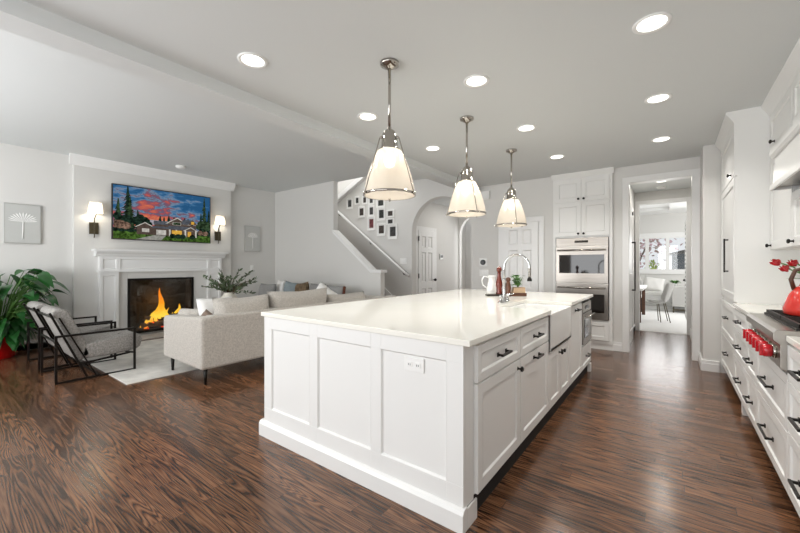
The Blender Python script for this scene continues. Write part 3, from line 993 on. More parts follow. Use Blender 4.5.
# ------------------------------------------------------------------ wall oven tower
YO = 6.15
ov = thing('oven_cabinet', 'tall white cabinet with four upper doors housing the double oven', 'tall cabinet', (-1.53, YO, 0))
W = 0.83
m = MB().box(0, 0, 0.09, W, 0.045, 0.44).box(0, 0, 1.69, W, 0.045, 2.70).box(0, 0, 0.44, 0.04, 0.045, 1.69).box(W - 0.04, 0, 0.44, W, 0.045, 1.69)
m.build('face_frame', 'cab', ov)
B(0, 0.02, 0, W, 0.045, 0.09).build('base', 'cab', ov)
for k in (0, 1):
    for z0, z1, kz in ((1.715, 2.235, 1.75), (2.25, 2.60, 2.285)):
        d = shaker(ov, 0.035 + k * 0.382, z0, 0.377, z1 - z0, 'door', 0.062)
        knob(0.035 + 0.377 - 0.035 + k * 0.075, kz, -0.02, d)
MB().prism([(0.0, 2.625), (-0.012, 2.625), (-0.045, 2.68), (-0.045, 2.70), (0.0, 2.70)], 'x', -0.02, W + 0.02).build('crown', 'cab', ov)
shaker(ov, 0.04, 0.14, W - 0.08, 0.27, 'drawer', 0.055)
wo = thing('double_oven', 'stainless double wall oven in the tall cabinet', 'oven', (-1.48, YO, 0.445))
OW = 0.73
B(0, 0, 0, OW, 0.045, 1.24).build('body', 'steel2', wo)
B(0, -0.018, 1.115, OW, 0, 1.24).build('control_panel', 'steel', wo, bevel=0.003)
B(0.27, -0.022, 1.165, 0.46, -0.016, 1.20).build('display', 'ovenglass', wo)
for zb_, zt_, w0, w1 in ((0.545, 1.105, 0.15, 0.435), (0.0, 0.53, 0.105, 0.38)):
    d = B(0, -0.03, zb_, OW, 0, zt_).build('oven_door', 'steel', wo, bevel=0.004)
    B(0.05, -0.034, zb_ + w0, OW - 0.05, -0.028, zb_ + w1).build('window', 'ovenglass', d)
    zz = zt_ - 0.055
    MB().tube([(0.03, -0.075, zz), (OW - 0.03, -0.075, zz)], 0.014, 10).box(0.05, -0.075, zz - 0.01, 0.075, -0.03, zz + 0.01).box(OW - 0.075, -0.075, zz - 0.01, OW - 0.05, -0.03, zz + 0.01).build('handle', 'chrome', d)

# wall gadgets by the far door
ch = tag(B(-2.80, YW - 0.05, 2.45, -2.615, YW, 2.60).build('door_chime', 'plate', bevel=0.006), 'white box door chime high on the wall above the thermostat', 'door chime')
th = thing('thermostat', 'round black dial thermostat on a white plate above the switch', 'thermostat', (-2.75, YW, 1.315))
B(-0.075, -0.008, -0.075, 0.075, 0, 0.075).build('plate', 'plate', th, bevel=0.004)
o = MB().lathe([(0.047, 0), (0.047, 0.022), (0.036, 0.028)], (0, 0, 0), 24).build('dial', 'dark', th); o.rotation_euler = (PI / 2, 0, 0); o.location = (0, -0.008, 0)


def switch(loc, rz, label, n=1):
    s_ = thing('light_switch', label, 'light switch', loc, rz)
    w = 0.04 + 0.045 * (n - 1)
    B(-w, -0.006, -0.06, w, 0, 0.06).build('plate', 'plate', s_, bevel=0.002)
    for k in range(n):
        x = (k - (n - 1) / 2) * 0.06
        B(x - 0.017, -0.010, -0.035, x + 0.017, -0.006, 0.035).build('rocker', 'plate', s_, bevel=0.002)
    return s_


switch((-2.74, YW, 1.12), 0, 'white light switch plate below the round thermostat', 2)
switch((-4.555, YW, 1.35), 0, 'white light switch plate left of the arch below the photo frames', 2)
switch((XL, 4.61, 1.20), FACE_X, 'white light switch plate below the right palm print', 1)
kp = thing('keypad', 'small grey alarm keypad on the hall wall beside the hall door', 'keypad', (-4.40, 7.50, 1.46), FACE_X)
B(-0.08, -0.02, -0.065, 0.08, 0, 0.065).build('body', 'artsilver', kp, bevel=0.004)
B(-0.055, -0.024, -0.02, 0.055, -0.018, 0.04).build('display', 'dark', kp)

# ------------------------------------------------------------------ picture frames on the stair wall
FR = [(-6.139, 2.732, .19, .27, 'tall white photo frame at the upper left end of the stair gallery', 0),
      (-5.894, 2.777, .15, .20, 'small white photo frame second from left in the top gallery row', 0),
      (-5.657, 2.763, .15, .20, 'small white photo frame third from left in the top gallery row', 0),
      (-5.458, 2.742, .16, .22, 'upright white photo frame fourth in the top gallery row', 0),
      (-5.177, 2.645, .26, .20, 'wide white photo frame at the right end of the top gallery row', 1),
      (-5.757, 2.496, .21, .27, 'tall white photo frame at the left of the middle gallery row', 0),
      (-5.455, 2.492, .18, .27, 'tall white photo frame in the middle of the middle gallery row', 0),
      (-5.160, 2.399, .23, .30, 'large white photo frame right of centre in the middle gallery row', 0),
      (-4.908, 2.389, .22, .17, 'small wide white photo frame at the right edge, upper of two', 1),
      (-4.908, 2.214, .22, .14, 'small wide white photo frame at the right edge, lower of two', 1),
      (-5.455, 2.208, .22, .33, 'tall white photo frame with a reddish picture above the handrail', 0),
      (-5.160, 2.054, .25, .29, 'white photo frame in the lowest gallery row beside the largest', 0),
      (-4.838, 1.992, .27, .34, 'largest white photo frame at the lower right end of the gallery', 0)]
ph = [mat('photo_dark_%d' % i, c, 0.3, noise_amt=0.8, nscale=22) for i, c in enumerate(('#4a4a4a', '#3a3d3b', '#574d47'))]
redph = mat('photo_red', '#8a4a4e', 0.3, noise_amt=0.8, nscale=20)
for i, (x, z, w, h, lab, wide) in enumerate(FR):
    o = thing('photo_frame', lab, 'photo frame', (x, YW, z), 0, 'photo frames on the stair wall')
    w *= 0.97; h *= 0.97
    fw = 0.022
    MB().box(-w / 2, -0.022, -h / 2, w / 2, 0, -h / 2 + fw).box(-w / 2, -0.022, h / 2 - fw, w / 2, 0, h / 2).box(-w / 2, -0.022, -h / 2 + fw, -w / 2 + fw, 0, h / 2 - fw).box(w / 2 - fw, -0.022, -h / 2 + fw, w / 2, 0, h / 2 - fw).build('frame', 'frame_white', o, bevel=0.002)
    B(-w / 2 + fw, -0.008, -h / 2 + fw, w / 2 - fw, 0, h / 2 - fw).build('mat', 'matboard', o)
    B(-w * 0.29, -0.0095, -h * 0.31, w * 0.29, -0.0075, h * 0.31).build('photo', redph if i == 10 else ph[i % 3], o)

# ------------------------------------------------------------------ fireplace, mantel
ma = thing('fireplace_mantel', 'white painted fireplace surround with paneled legs and stepped shelf', 'fireplace mantel', (XB, 0, 0), FACE_X)
# local: x = world y, front -y = +x
for x0, x1 in ((1.80, 2.06), (3.54, 3.81)):
    MB().panel(x1 - x0, 1.16, [(0.045, 0.16, x1 - x0 - 0.045, 1.09)], 0.09, 0.02, 0.012, x0=x0).build('leg', 'trim', ma, bevel=0.002)
    B(x0 - 0.015, -0.108, 0, x1 + 0.015, 0, 0.13).build('plinth_block', 'trim', ma, bevel=0.004)
MB().panel(2.01, 0.25, [(0.045, 0.04, 0.225, 0.21), (0.28, 0.04, 1.73, 0.21), (1.785, 0.04, 1.965, 0.21)], 0.10, 0.018, 0.012, x0=1.80, z0=1.16).build('frieze', 'trim', ma, bevel=0.002)
B(1.785, -0.108, 1.15, 3.825, 0, 1.175).build('moulding', 'trim', ma)
MB().prism([(0, 1.41), (-0.11, 1.41), (-0.125, 1.425), (-0.135, 1.45), (-0.17, 1.475), (-0.18, 1.495), (0, 1.495)], 'x', 1.745, 3.865).build('shelf_moulding', 'trim', ma)
B(1.715, -0.215, 1.495, 3.90, 0, 1.53).build('shelf', 'trim', ma, bevel=0.004)
# inner stone slips
MB().box(2.06, -0.03, 0.0, 2.20, 0, 1.16).box(3.285, -0.03, 0.0, 3.54, 0, 1.16).box(2.20, -0.03, 1.03, 3.285, 0, 1.16).build('stone_slip', 'wall', ma, bevel=0.002)
struct(B(XB + 0.02, 1.75, 0.0, XB + 0.46, 3.90, 0.022).build('trim_9', 'hearth', bevel=0.003))
fb = thing('fireplace_insert', 'black framed glass-front fireplace box below the mantel', 'fireplace', (XB, 0, 0), FACE_X)
MB().box(2.19, 0.0, 0.08, 3.30, 0.34, 0.095).box(2.19, 0.33, 0.08, 3.30, 0.345, 1.02).box(2.185, 0, 0.08, 2.20, 0.34, 1.02).box(3.285, 0, 0.08, 3.30, 0.34, 1.02).box(2.19, 0, 1.005, 3.30, 0.34, 1.02).build('firebox', 'firebrick', fb)
MB().box(2.20, -0.045, 0.055, 3.285, 0.0, 0.10).box(2.20, -0.045, 0.995, 3.285, 0, 1.03).box(2.20, -0.045, 0.10, 2.235, 0, 0.995).box(3.25, -0.045, 0.10, 3.285, 0, 0.995).build('frame', 'firemetal', fb)
B(2.235, -0.020, 0.10, 3.25, -0.016, 0.995).build('glass', 'fireglass', fb)
gr = MB()
for i in range(8):
    gr.tube([(2.42 + i * 0.09, 0.02, 0.13), (2.42 + i * 0.09, 0.16, 0.13)], 0.006, 6)
gr.tube([(2.40, 0.03, 0.13), (3.07, 0.03, 0.13)], 0.007, 6)
gr.build('grate', 'firemetal', fb)
LG = [(2.42, 0.05, 0.17, 3.02, 0.06, 0.18, 0.045, 'log'), (2.50, 0.12, 0.21, 3.10, 0.11, 0.19, 0.05, 'char'), (2.46, 0.07, 0.30, 2.85, 0.12, 0.24, 0.042, 'log'), (2.75, 0.10, 0.24, 3.08, 0.06, 0.33, 0.036, 'char')]
for i, (a, b, c, d, e_, f_, r_, mm) in enumerate(LG):
    o = MB().tube([(a, b, c), ((a + d) / 2, (b + e_) / 2 + 0.005, (c + f_) / 2 + 0.006), (d, e_, f_)], [r_, r_ * 1.06, r_ * 0.92], 10).build('log', mm, None)
    o.location = (XB, 0, 0); o.rotation_euler = (0, 0, FACE_X)
    tag(o, ['pale split log lying lowest at the front of the fire', 'charred log at the back of the fire', 'pale split log leaning on top at the left of the fire', 'charred log sloping up at the right of the fire'][i], 'log', 'logs in the fire')
em = MB()
for i in range(26):
    em.sphere((random.uniform(2.48, 3.0), random.uniform(0.03, 0.13), random.uniform(0.11, 0.24)), random.uniform(0.012, 0.026), 6, 4)
o = em.build('embers', 'ember'); o.location = (XB, 0, 0); o.rotation_euler = (0, 0, FACE_X)
o['kind'] = 'stuff'; tag(o, 'glowing red embers among the burning logs', 'embers')


def flame_mat():
    m = bpy.data.materials.new('flame')
    m.use_nodes = True
    N, L = m.node_tree.nodes, m.node_tree.links
    N.clear()
    tc = N.new('ShaderNodeTexCoord')
    sp = N.new('ShaderNodeSeparateXYZ')
    L.new(tc.outputs['Generated'], sp.inputs[0])
    no = N.new('ShaderNodeTexNoise'); no.inputs['Scale'].default_value = 5
    L.new(tc.outputs['Generated'], no.inputs[0])
    ad = N.new('ShaderNodeMath'); ad.operation = 'MULTIPLY_ADD'
    L.new(no.outputs[0], ad.inputs[0]); ad.inputs[1].default_value = 0.5
    L.new(sp.outputs[2], ad.inputs[2])
    cr = N.new('ShaderNodeValToRGB')
    el = cr.color_ramp.elements
    el[0].position = 0.2; el[0].color = lin('#ff7a12')
    el[1].position = 1.25; el[1].color = lin('#ff8a1c')
    k = el.new(0.5); k.color = lin('#ffd64a')
    k = el.new(0.75); k.color = lin('#ffb32a')
    L.new(ad.outputs[0], cr.inputs[0])
    e = N.new('ShaderNodeEmission'); e.inputs[1].default_value = 1.5
    L.new(cr.outputs[0], e.inputs[0])
    o = N.new('ShaderNodeOutputMaterial')
    L.new(e.outputs[0], o.inputs[0])
    return m


M['flame'] = flame_mat()
fl = MB()
random.seed(21)
FLM = [(2.44, 0.05, 0.14, 0.14, 0.028, 0.10), (2.50, 0.09, 0.15, 0.20, 0.03, 0.10), (2.55, 0.05, 0.17, 0.22, 0.03, 0.12), (2.60, 0.10, 0.22, 0.26, 0.034, 0.10), (2.66, 0.06, 0.22, 0.30, 0.036, 0.09), (2.70, 0.12, 0.26, 0.40, 0.042, 0.06), (2.745, 0.07, 0.26, 0.58, 0.046, 0.0), (2.80, 0.10, 0.25, 0.38, 0.042, -0.03), (2.84, 0.05, 0.22, 0.24, 0.03, 0.02), (2.98, 0.07, 0.22, 0.30, 0.032, 0.10), (3.03, 0.11, 0.26, 0.24, 0.028, 0.07), (2.92, 0.12, 0.2, 0.16, 0.028, 0.03), (2.48, 0.03, 0.12, 0.10, 0.022, 0.05)]
for (x, y, z, h, r, lean) in FLM:
    n = 9
    pts, rs = [], []
    for i in range(n):
        t = i / (n - 1)
        pts.append((x + lean * t + 0.022 * math.sin(t * 7 + x * 20), y + 0.006 * math.sin(5 * t), z + h * t))
        rs.append(max(0.002, r * math.sin(PI * (0.22 + 0.78 * t)) ** 1.1))
    fl.tube(pts, rs, 8)
o = fl.build('flames', 'flame'); o.location = (XB, 0, 0); o.rotation_euler = (0, 0, FACE_X)
o['kind'] = 'stuff'; tag(o, 'orange and yellow flames rising from the logs', 'fire')
l = bpy.data.lights.new('fire_light', 'POINT'); l.energy = 4; l.color = (1, 0.5, 0.18); l.shadow_soft_size = 0.1
o = bpy.data.objects.new('fire_light', l); o.location = (XB - 0.16, 2.75, 0.62); C.objects.link(o)


# ------------------------------------------------------------------ television
def sky_mat():
    m = bpy.data.materials.new('screen_sunset')
    m.use_nodes = True
    N, L = m.node_tree.nodes, m.node_tree.links
    N.clear()
    tc = N.new('ShaderNodeTexCoord')
    mp = N.new('ShaderNodeMapping'); mp.inputs['Scale'].default_value = (2.2, 1, 6.5); mp.inputs['Rotation'].default_value = (0, 0.25, 0)
    L.new(tc.outputs['Object'], mp.inputs[0])
    no = N.new('ShaderNodeTexNoise'); no.inputs['Scale'].default_value = 1.5; no.inputs['Detail'].default_value = 9; no.inputs['Roughness'].default_value = 0.62; no.inputs['Distortion'].default_value = 0.3
    L.new(mp.outputs[0], no.inputs[0])
    sp = N.new('ShaderNodeSeparateXYZ'); L.new(tc.outputs['Object'], sp.inputs[0])
    # warm patch left of centre
    ax = N.new('ShaderNodeMath'); ax.operation = 'ADD'; L.new(sp.outputs[0], ax.inputs[0]); ax.inputs[1].default_value = 0.22
    ab = N.new('ShaderNodeMath'); ab.operation = 'ABSOLUTE'; L.new(ax.outputs[0], ab.inputs[0])
    dx = N.new('ShaderNodeMath'); dx.operation = 'MULTIPLY_ADD'; L.new(ab.outputs[0], dx.inputs[0]); dx.inputs[1].default_value = -0.26; dx.inputs[2].default_value = 0.15
    dz = N.new('ShaderNodeMath'); dz.operation = 'MULTIPLY_ADD'; L.new(sp.outputs[2], dz.inputs[0]); dz.inputs[1].default_value = -0.30; L.new(dx.outputs[0], dz.inputs[2])
    a = N.new('ShaderNodeMath'); a.operation = 'ADD'; L.new(no.outputs[0], a.inputs[0]); L.new(dz.outputs[0], a.inputs[1])
    cr = N.new('ShaderNodeValToRGB'); el = cr.color_ramp.elements
    el[0].position = 0.38; el[0].color = lin('#2d5f8c')
    el[1].position = 0.86; el[1].color = lin('#ffa860')
    for p_, c_ in ((0.46, '#4a7ca8'), (0.52, '#8496ad'), (0.56, '#6a6078'), (0.61, '#b05a62'), (0.68, '#d9705a'), (0.76, '#f58f5c')):
        k = el.new(p_); k.color = lin(c_)
    L.new(a.outputs[0], cr.inputs[0])
    e = N.new('ShaderNodeEmission'); e.inputs[1].default_value = 0.85; L.new(cr.outputs[0], e.inputs[0])
    o = N.new('ShaderNodeOutputMaterial'); L.new(e.outputs[0], o.inputs[0])
    return m


tv = thing('television', 'large flat television showing a house at sunset above the mantel', 'television', (XB + 0.05, 2.785, 2.175), FACE_X)
tv.rotation_euler = (0, math.radians(0), FACE_X)
TW, TH = 1.63, 0.94
B(-TW / 2, -0.02, -TH / 2, TW / 2, 0.02, TH / 2).build('body', 'dark', tv, bevel=0.003)
B(-0.3, 0.02, -0.2, 0.3, 0.049, 0.2).build('bracket', 'dark', tv)
SW, SH = TW - 0.03, TH - 0.03
scr = MB()
names = ['sky', 'tree', 'tree2', 'lawn', 'drive', 'roof', 'wallh', 'trimh', 'glow', 'bush', 'garage', 'cloudy']
cols = {'tree': '#1f3026', 'tree2': '#33452f', 'lawn': '#46632a', 'drive': '#a5a49c', 'roof': '#5c6068', 'wallh': '#5e5048', 'trimh': '#d8d4ca', 'glow': '#ffbe50', 'bush': '#7d6455', 'garage': '#d2cec6', 'cloudy': '#b9b4bd'}
sm_ = [sky_mat()]
for n_ in names[1:]:
    q = emis('screen_' + n_, cols[n_], 0.85)
    N_, L_ = q.node_tree.nodes, q.node_tree.links
    tx = N_.new('ShaderNodeTexCoord'); nz = N_.new('ShaderNodeTexNoise'); nz.inputs['Scale'].default_value = 26; nz.inputs['Detail'].default_value = 5
    L_.new(tx.outputs['Object'], nz.inputs[0])
    rm = N_.new('ShaderNodeValToRGB'); rm.color_ramp.elements[0].position = 0.35; rm.color_ramp.elements[1].position = 0.68
    c_ = lin(cols[n_]); k1, k2 = (0.25, 1.9) if n_ in ('tree', 'tree2', 'bush', 'lawn') else (0.72, 1.15)
    rm.color_ramp.elements[0].color = tuple(x * k1 for x in c_[:3]) + (1,); rm.color_ramp.elements[1].color = tuple(min(1, x * k2) for x in c_[:3]) + (1,)
    L_.new(nz.outputs[0], rm.inputs[0]); L_.new(rm.outputs[0], N_['Emission'].inputs[0])
    sm_.append(q)
yl = [-0.0205]


def P(poly, n):
    """picture polygon, coordinates 0..1 across the screen."""
    scr.mi = names.index(n)
    yl[0] -= 0.00002
    poly = [(min(1, max(0, u)), min(1, max(0, v))) for u, v in poly]
    scr.f([scr.v(((u - 0.5) * SW, yl[0], (v - 0.5) * SH)) for u, v in poly])


def R_(a, b, c, d, n): P([(a, b), (c, b), (c, d), (a, d)], n)


def conifer(x, z0, z1, w, n, k=9):
    for i in range(k):
        t = i / k
        za = z0 + (z1 - z0) * t; zb_ = z0 + (z1 - z0) * min(1, (t + 1.7 / k))
        ww = w * (1 - t) * random.uniform(0.55, 1.2); w2 = w * (1 - t) * random.uniform(0.55, 1.2)
        P([(x - ww, za - 0.012), (x - ww * 0.4, za + 0.012), (x, za - 0.006), (x + w2 * 0.5, za + 0.012), (x + w2, za - 0.012), (x + 0.006, zb_), (x - 0.006, zb_)], n)


R_(0, 0, 1, 1, 'sky')
R_(0.3, 0.30, 0.86, 0.40, 'cloudy')
for x, h in ((0.44, .47), (0.48, .45), (0.53, .49), (0.585, .47), (0.63, .44), (0.70, .47), (0.74, .46), (0.78, .43)):
    conifer(x, 0.25, h + 0.02, 0.045, 'tree', 5)
conifer(0.13, 0.15, 0.995, 0.125, 'tree', 22)
conifer(0.15, 0.2, 0.80, 0.10, 'tree2', 15)
conifer(0.22, 0.2, 0.56, 0.07, 'tree', 9)
conifer(0.045, 0.2, 0.75, 0.07, 'tree2', 8)
for x, z, r in ((0.22, .36, .09), (0.29, .36, .08), (0.12, .36, .10), (0.04, .42, .07), (0.33, .31, .05), (0.25, .43, .06)):
    P([(x + r * 0.62 * math.cos(a) * random.uniform(.85, 1.15), z + r * math.sin(a) * random.uniform(.85, 1.15)) for a in [i * PI / 8 for i in range(16)]], 'tree')
conifer(0.93, 0.15, 0.97, 0.09, 'tree2', 20)
conifer(0.89, 0.15, 0.62, 0.06, 'tree', 9)
conifer(0.985, 0.2, 0.70, 0.06, 'tree', 8)
for x, z, r in ((0.90, .38, .09), (0.97, .36, .10), (0.86, .33, .06)):
    P([(x + r * 0.62 * math.cos(a) * random.uniform(.85, 1.15), z + r * math.sin(a) * random.uniform(.85, 1.15)) for a in [i * PI / 8 for i in range(16)]], 'tree2')
R_(0, 0, 1, 0.17, 'lawn')
for x in range(14):
    a = x / 13
    P([(a + 0.045 * math.cos(t_ * PI / 6), 0.17 + 0.04 * math.sin(t_ * PI / 6)) for t_ in range(12)], 'tree')
for x, z, r in ((0.05, .27, .08), (0.11, .25, .07), (0.88, .20, .05), (0.94, .19, .05)):
    P([(x + r * 0.7 * math.cos(a) * random.uniform(.85, 1.15), z + r * math.sin(a) * random.uniform(.85, 1.15)) for a in [i * PI / 7 for i in range(14)]], 'bush')
P([(0.20, 0.0), (0.45, 0.0), (0.50, 0.10), (0.40, 0.11)], 'drive')
R_(0.21, 0.10, 0.40, 0.25, 'wallh'); P([(0.19, .24), (0.40, .24), (0.29, .345)], 'trimh'); P([(0.205, .24), (0.385, .24), (0.29, .325)], 'wallh'); R_(0.26, 0.15, 0.33, 0.22, 'trimh')
R_(0.38, 0.10, 0.52, 0.33, 'wallh'); R_(0.375, .32, 0.55, .39, 'roof'); R_(0.36, .24, 0.53, .28, 'roof'); R_(0.40, .11, 0.50, .21, 'garage')
R_(0.52, 0.10, 0.83, 0.35, 'wallh'); P([(0.49, .35), (0.76, .35), (0.62, .49)], 'trimh'); P([(0.51, .352), (0.74, .352), (0.62, .47)], 'wallh')
P([(0.66, .36), (0.84, .36), (0.80, .46), (0.68, .46)], 'roof'); P([(0.74, .36), (0.85, .36), (0.79, .47)], 'wallh'); R_(0.775, .37, 0.81, .43, 'glow')
R_(0.57, .33, 0.66, .39, 'trimh'); R_(0.575, .335, 0.655, .385, 'tree2')
P([(0.50, .24), (0.83, .24), (0.80, .31), (0.53, .31)], 'roof')
P([(0.68, .22), (0.86, .22), (0.77, .31)], 'trimh'); P([(0.695, .222), (0.845, .222), (0.77, .295)], 'wallh')
for x in (0.53, 0.60, 0.70, 0.82): R_(x, .09, x + 0.018, .235, 'trimh')
R_(0.56, .13, 0.67, .22, 'glow'); R_(0.735, .10, 0.775, .21, 'glow')
for x in (0.57, 0.63, 0.68, 0.79): P([(x + 0.035 * math.cos(t_ * PI / 6), 0.10 + 0.05 * math.sin(t_ * PI / 6)) for t_ in range(12)], 'tree')
scr.build('screen', sm_, tv)


# ------------------------------------------------------------------ sconces
def sconce(y, label):
    o = thing('wall_sconce', label, 'wall sconce', (XB, y, 1.99), FACE_X, 'sconces beside the television')
    B(-0.060, -0.025, -0.215, 0.060, 0, -0.025).build('backplate', 'bronze', o, bevel=0.003)
    MB().tube([(0, -0.03, -0.275), (0, -0.045, -0.25), (0, -0.045, 0.03), (0.02, -0.06, 0.11), (0.02, -0.09, 0.13), (0.01, -0.10, 0.18)], 0.008, 8).build('arm', 'bronze', o)
    MB().lathe([(0.094, 0.11), (0.082, 0.29)], (0.0, -0.11, 0), 28, False).build('lamp_shade', 'sconce', o)
    MB().sphere((0, -0.11, 0.20), 0.026).build('bulb', 'bulb', o)
    l = bpy.data.lights.new('sconce_light', 'POINT'); l.energy = 3.6; l.color = (1, 0.88, 0.68); l.shadow_soft_size = 0.03
    q = bpy.data.objects.new('sconce_light', l); q.location = (XB + 0.11, y, 2.13); C.objects.link(q)


sconce(1.745, 'lit bronze wall sconce with white shade left of the television')
sconce(3.775, 'lit bronze wall sconce with white shade right of the television')


# ------------------------------------------------------------------ palm art
def palm_art(yc, zc, w, h, lab, variant=0):
    o = thing('framed_palm_print', lab, 'wall art', (XL, yc, zc), FACE_X)
    B(-w / 2, -0.03, -h / 2, w / 2, 0, h / 2).build('frame', 'artsilver', o, bevel=0.002)
    B(-w / 2 + 0.012, -0.032, -h / 2 + 0.012, w / 2 - 0.012, -0.029, h / 2 - 0.012).build('backing', 'artgrey', o)
    m = MB()
    n = 13
    R0 = w * 0.43
    cz = h * 0.06
    for i in range(n):
        a = PI * (0.03 + 0.94 * i / (n - 1))
        rr = R0 * (1.0 if 0.15 < i / n < 0.85 else 0.95) * (1 if not variant else 0.86)
        da = PI / n * 0.27
        p0 = m.v((0, -0.034, cz - 0.01)); tip = m.v((rr * math.cos(a), -0.036, cz + rr * 0.82 * math.sin(a)))
        q = 0.80
        l_ = m.v((rr * q * math.cos(a - da), -0.0335, cz + rr * q * 0.82 * math.sin(a - da)))
        r_ = m.v((rr * q * math.cos(a + da), -0.033, cz + rr * q * 0.82 * math.sin(a + da)))
        m.f([p0, l_, tip]); m.f([p0, tip, r_])
    m.tube([(0, -0.036, cz), (-0.004, -0.036, -h * 0.38)], 0.006, 6)
    m.build('palm_leaf', 'palm', o)


palm_art(0.945, 1.875, 0.385, 0.58, 'silver framed white fan palm print on the far left wall')
palm_art(4.615, 1.865, 0.38, 0.58, 'silver framed white fan palm print right of the chimney breast', 1)

# ------------------------------------------------------------------ rug
rg = tag(MB().box(-7.0, 1.33, 0, -4.60, 4.75, 0.010).build('area_rug', 'rug', bevel=0.003), 'pale mottled cream and grey area rug under the sofa and armchairs', 'rug')


# ------------------------------------------------------------------ armchairs
def armchair(loc, label):
    o = thing('armchair', label, 'armchair', loc, 0, 'lounge armchairs')
    # local: x 0..0.72 width, y 0 back post .. 0.70 front post, faces +y
    Wd = 0.72
    for x in (0.0, Wd):
        m = MB()
        for a, b in (((x, 0, 0.011), (x, 0, 0.505)), ((x, 0.70, 0.011), (x, 0.70, 0.505)), ((x, -0.011, 0.505), (x, 0.711, 0.505)), ((x, -0.011, 0.011), (x, 0.711, 0.011))):
            m.bar(a, b, 0.022)
        m.build('side_frame', 'blackmetal', o)
    m = MB()
    m.bar((0, 0.36, 0.02), (Wd, 0.36, 0.02), 0.02)
    m.bar((0.04, 0.66, 0.215), (Wd - 0.04, 0.66, 0.215), 0.02).bar((0, 0.70, 0.215), (0.05, 0.66, 0.215), 0.018).bar((Wd, 0.70, 0.215), (Wd - 0.05, 0.66, 0.215), 0.018)
    for x in (0.035, Wd - 0.035):
        m.bar((x, 0.26, 0.02), (x, -0.045, 0.76), 0.02)
        m.bar((x, 0.66, 0.215), (x, 0.20, 0.17), 0.02)
        m.bar((x, 0.34, 0.02), (x, 0.03, 0.70), 0.014)
    m.bar((0.035, -0.03, 0.72), (Wd - 0.035, -0.03, 0.72), 0.02)
    m.bar((0, 0.0, 0.45), (Wd, 0.0, 0.45), 0.016)
    m.build('cross_frame', 'blackmetal', o)
    # back cushion: profile in y,z extruded along x
    bp = [(0.19, 0.195), (-0.025, 0.735), (-0.02, 0.775), (0.02, 0.795), (0.075, 0.79), (0.11, 0.765), (0.255, 0.42), (0.31, 0.25)]
    MB().prism(bp, 'x', 0.055, Wd - 0.055).build('back_cushion', 'grey_tweed', o, bevel=0.022, smooth=True)
    sp = [(0.20, 0.22), (0.24, 0.375), (0.40, 0.395), (0.57, 0.425), (0.71, 0.44), (0.775, 0.415), (0.80, 0.35), (0.785, 0.27), (0.735, 0.235), (0.45, 0.212)]
    MB().prism(sp, 'x', 0.055, Wd - 0.055).build('seat_cushion', 'grey_tweed', o, bevel=0.022, smooth=True)
    for y in (0.42, 0.60):
        for x in (0.2, 0.36, 0.52):
            MB().sphere((x, y, 0.392 + (y - 0.4) * 0.2), 0.014, 8, 6, (1, 1, 0.4)).build('button', 'grey_tweed', o)
    return o


ch1 = armchair((-5.93, 0.885, 0.0), 'grey tweed armchair with black metal frame nearest the camera')
dup(ch1, (-6.80, 0.885, 0.0), 'grey tweed armchair with black metal frame by the potted plant, behind the other')

# ------------------------------------------------------------------ sofa
so = thing('sectional_sofa', 'oatmeal sectional sofa on tapered black legs facing the fireplace', 'sofa', (0, 0, 0))
SX0, SX1 = -4.88, -3.90
B(SX0 + 0.02, 1.95, 0.17, SX1 - 0.05, 5.10, 0.33).box(-7.0, 4.25, 0.17, SX0 + 0.1, 5.10, 0.33).build('base', 'boucle', so, bevel=0.02)
MB().prism([(SX0, 0.18), (SX1 + 0.0, 0.165), (SX1, 0.72), (SX0 + 0.03, 0.665), (SX0, 0.64)], 'y', 1.77, 1.93).build('arm', 'boucle', so, bevel=0.03)
B(SX1 - 0.15, 1.86, 0.165, SX1 - 0.001, 5.12, 0.725).build('back_rest', 'boucle', so, bevel=0.025)
B(-7.0, 5.0, 0.165, SX1, 5.14, 0.70).build('back_rest', 'boucle', so, bevel=0.025)
for a, b in ((1.95, 2.95), (2.96, 3.95), (3.96, 4.98)):
    MB().cushion(SX0, a, 0.32, SX1 - 0.16, b, 0.47, 0.015).build('seat_cushion', 'boucle', so)
for a, b in ((-6.95, -5.93), (-5.92, -4.9)):
    MB().cushion(a, 4.25, 0.32, b, 4.98, 0.47, 0.015).build('seat_cushion', 'boucle', so)
for a, b, zt_ in ((2.0, 2.66, 0.875), (2.68, 3.64, 0.905), (3.66, 4.45, 0.80)):
    c = MB().pillow(b - a + 0.05, zt_ - 0.42, 0.30, 14, 0.16).build('back_cushion', 'boucle', so)
    c.location = (SX1 - 0.22, (a + b) / 2, (zt_ + 0.46) / 2 + 0.01); c.rotation_euler = (-0.10, 0, -PI / 2)
for x, y in ((SX1 - 0.06, 1.84), (SX0 + 0.10, 1.84), (SX1 - 0.06, 5.05), (-6.93, 5.05), (-6.93, 4.32), (SX1 - 0.06, 3.4)):
    rz0 = 0.011 if (x < -4.6 and y < 4.74) else 0.0
    MB().lathe([(0.014, rz0), (0.022, 0.175)], (x, y, 0), 10).build('leg', 'black', so)


def throw(name, label, loc, w, h, t, rz, tilt, m, group=None, roll=0.0):
    o = MB().pillow(w, h, t).build(name, m)
    o.location = loc
    o.rotation_euler = (tilt, roll, rz)
    tag(o, label, 'pillow', group)
    return o


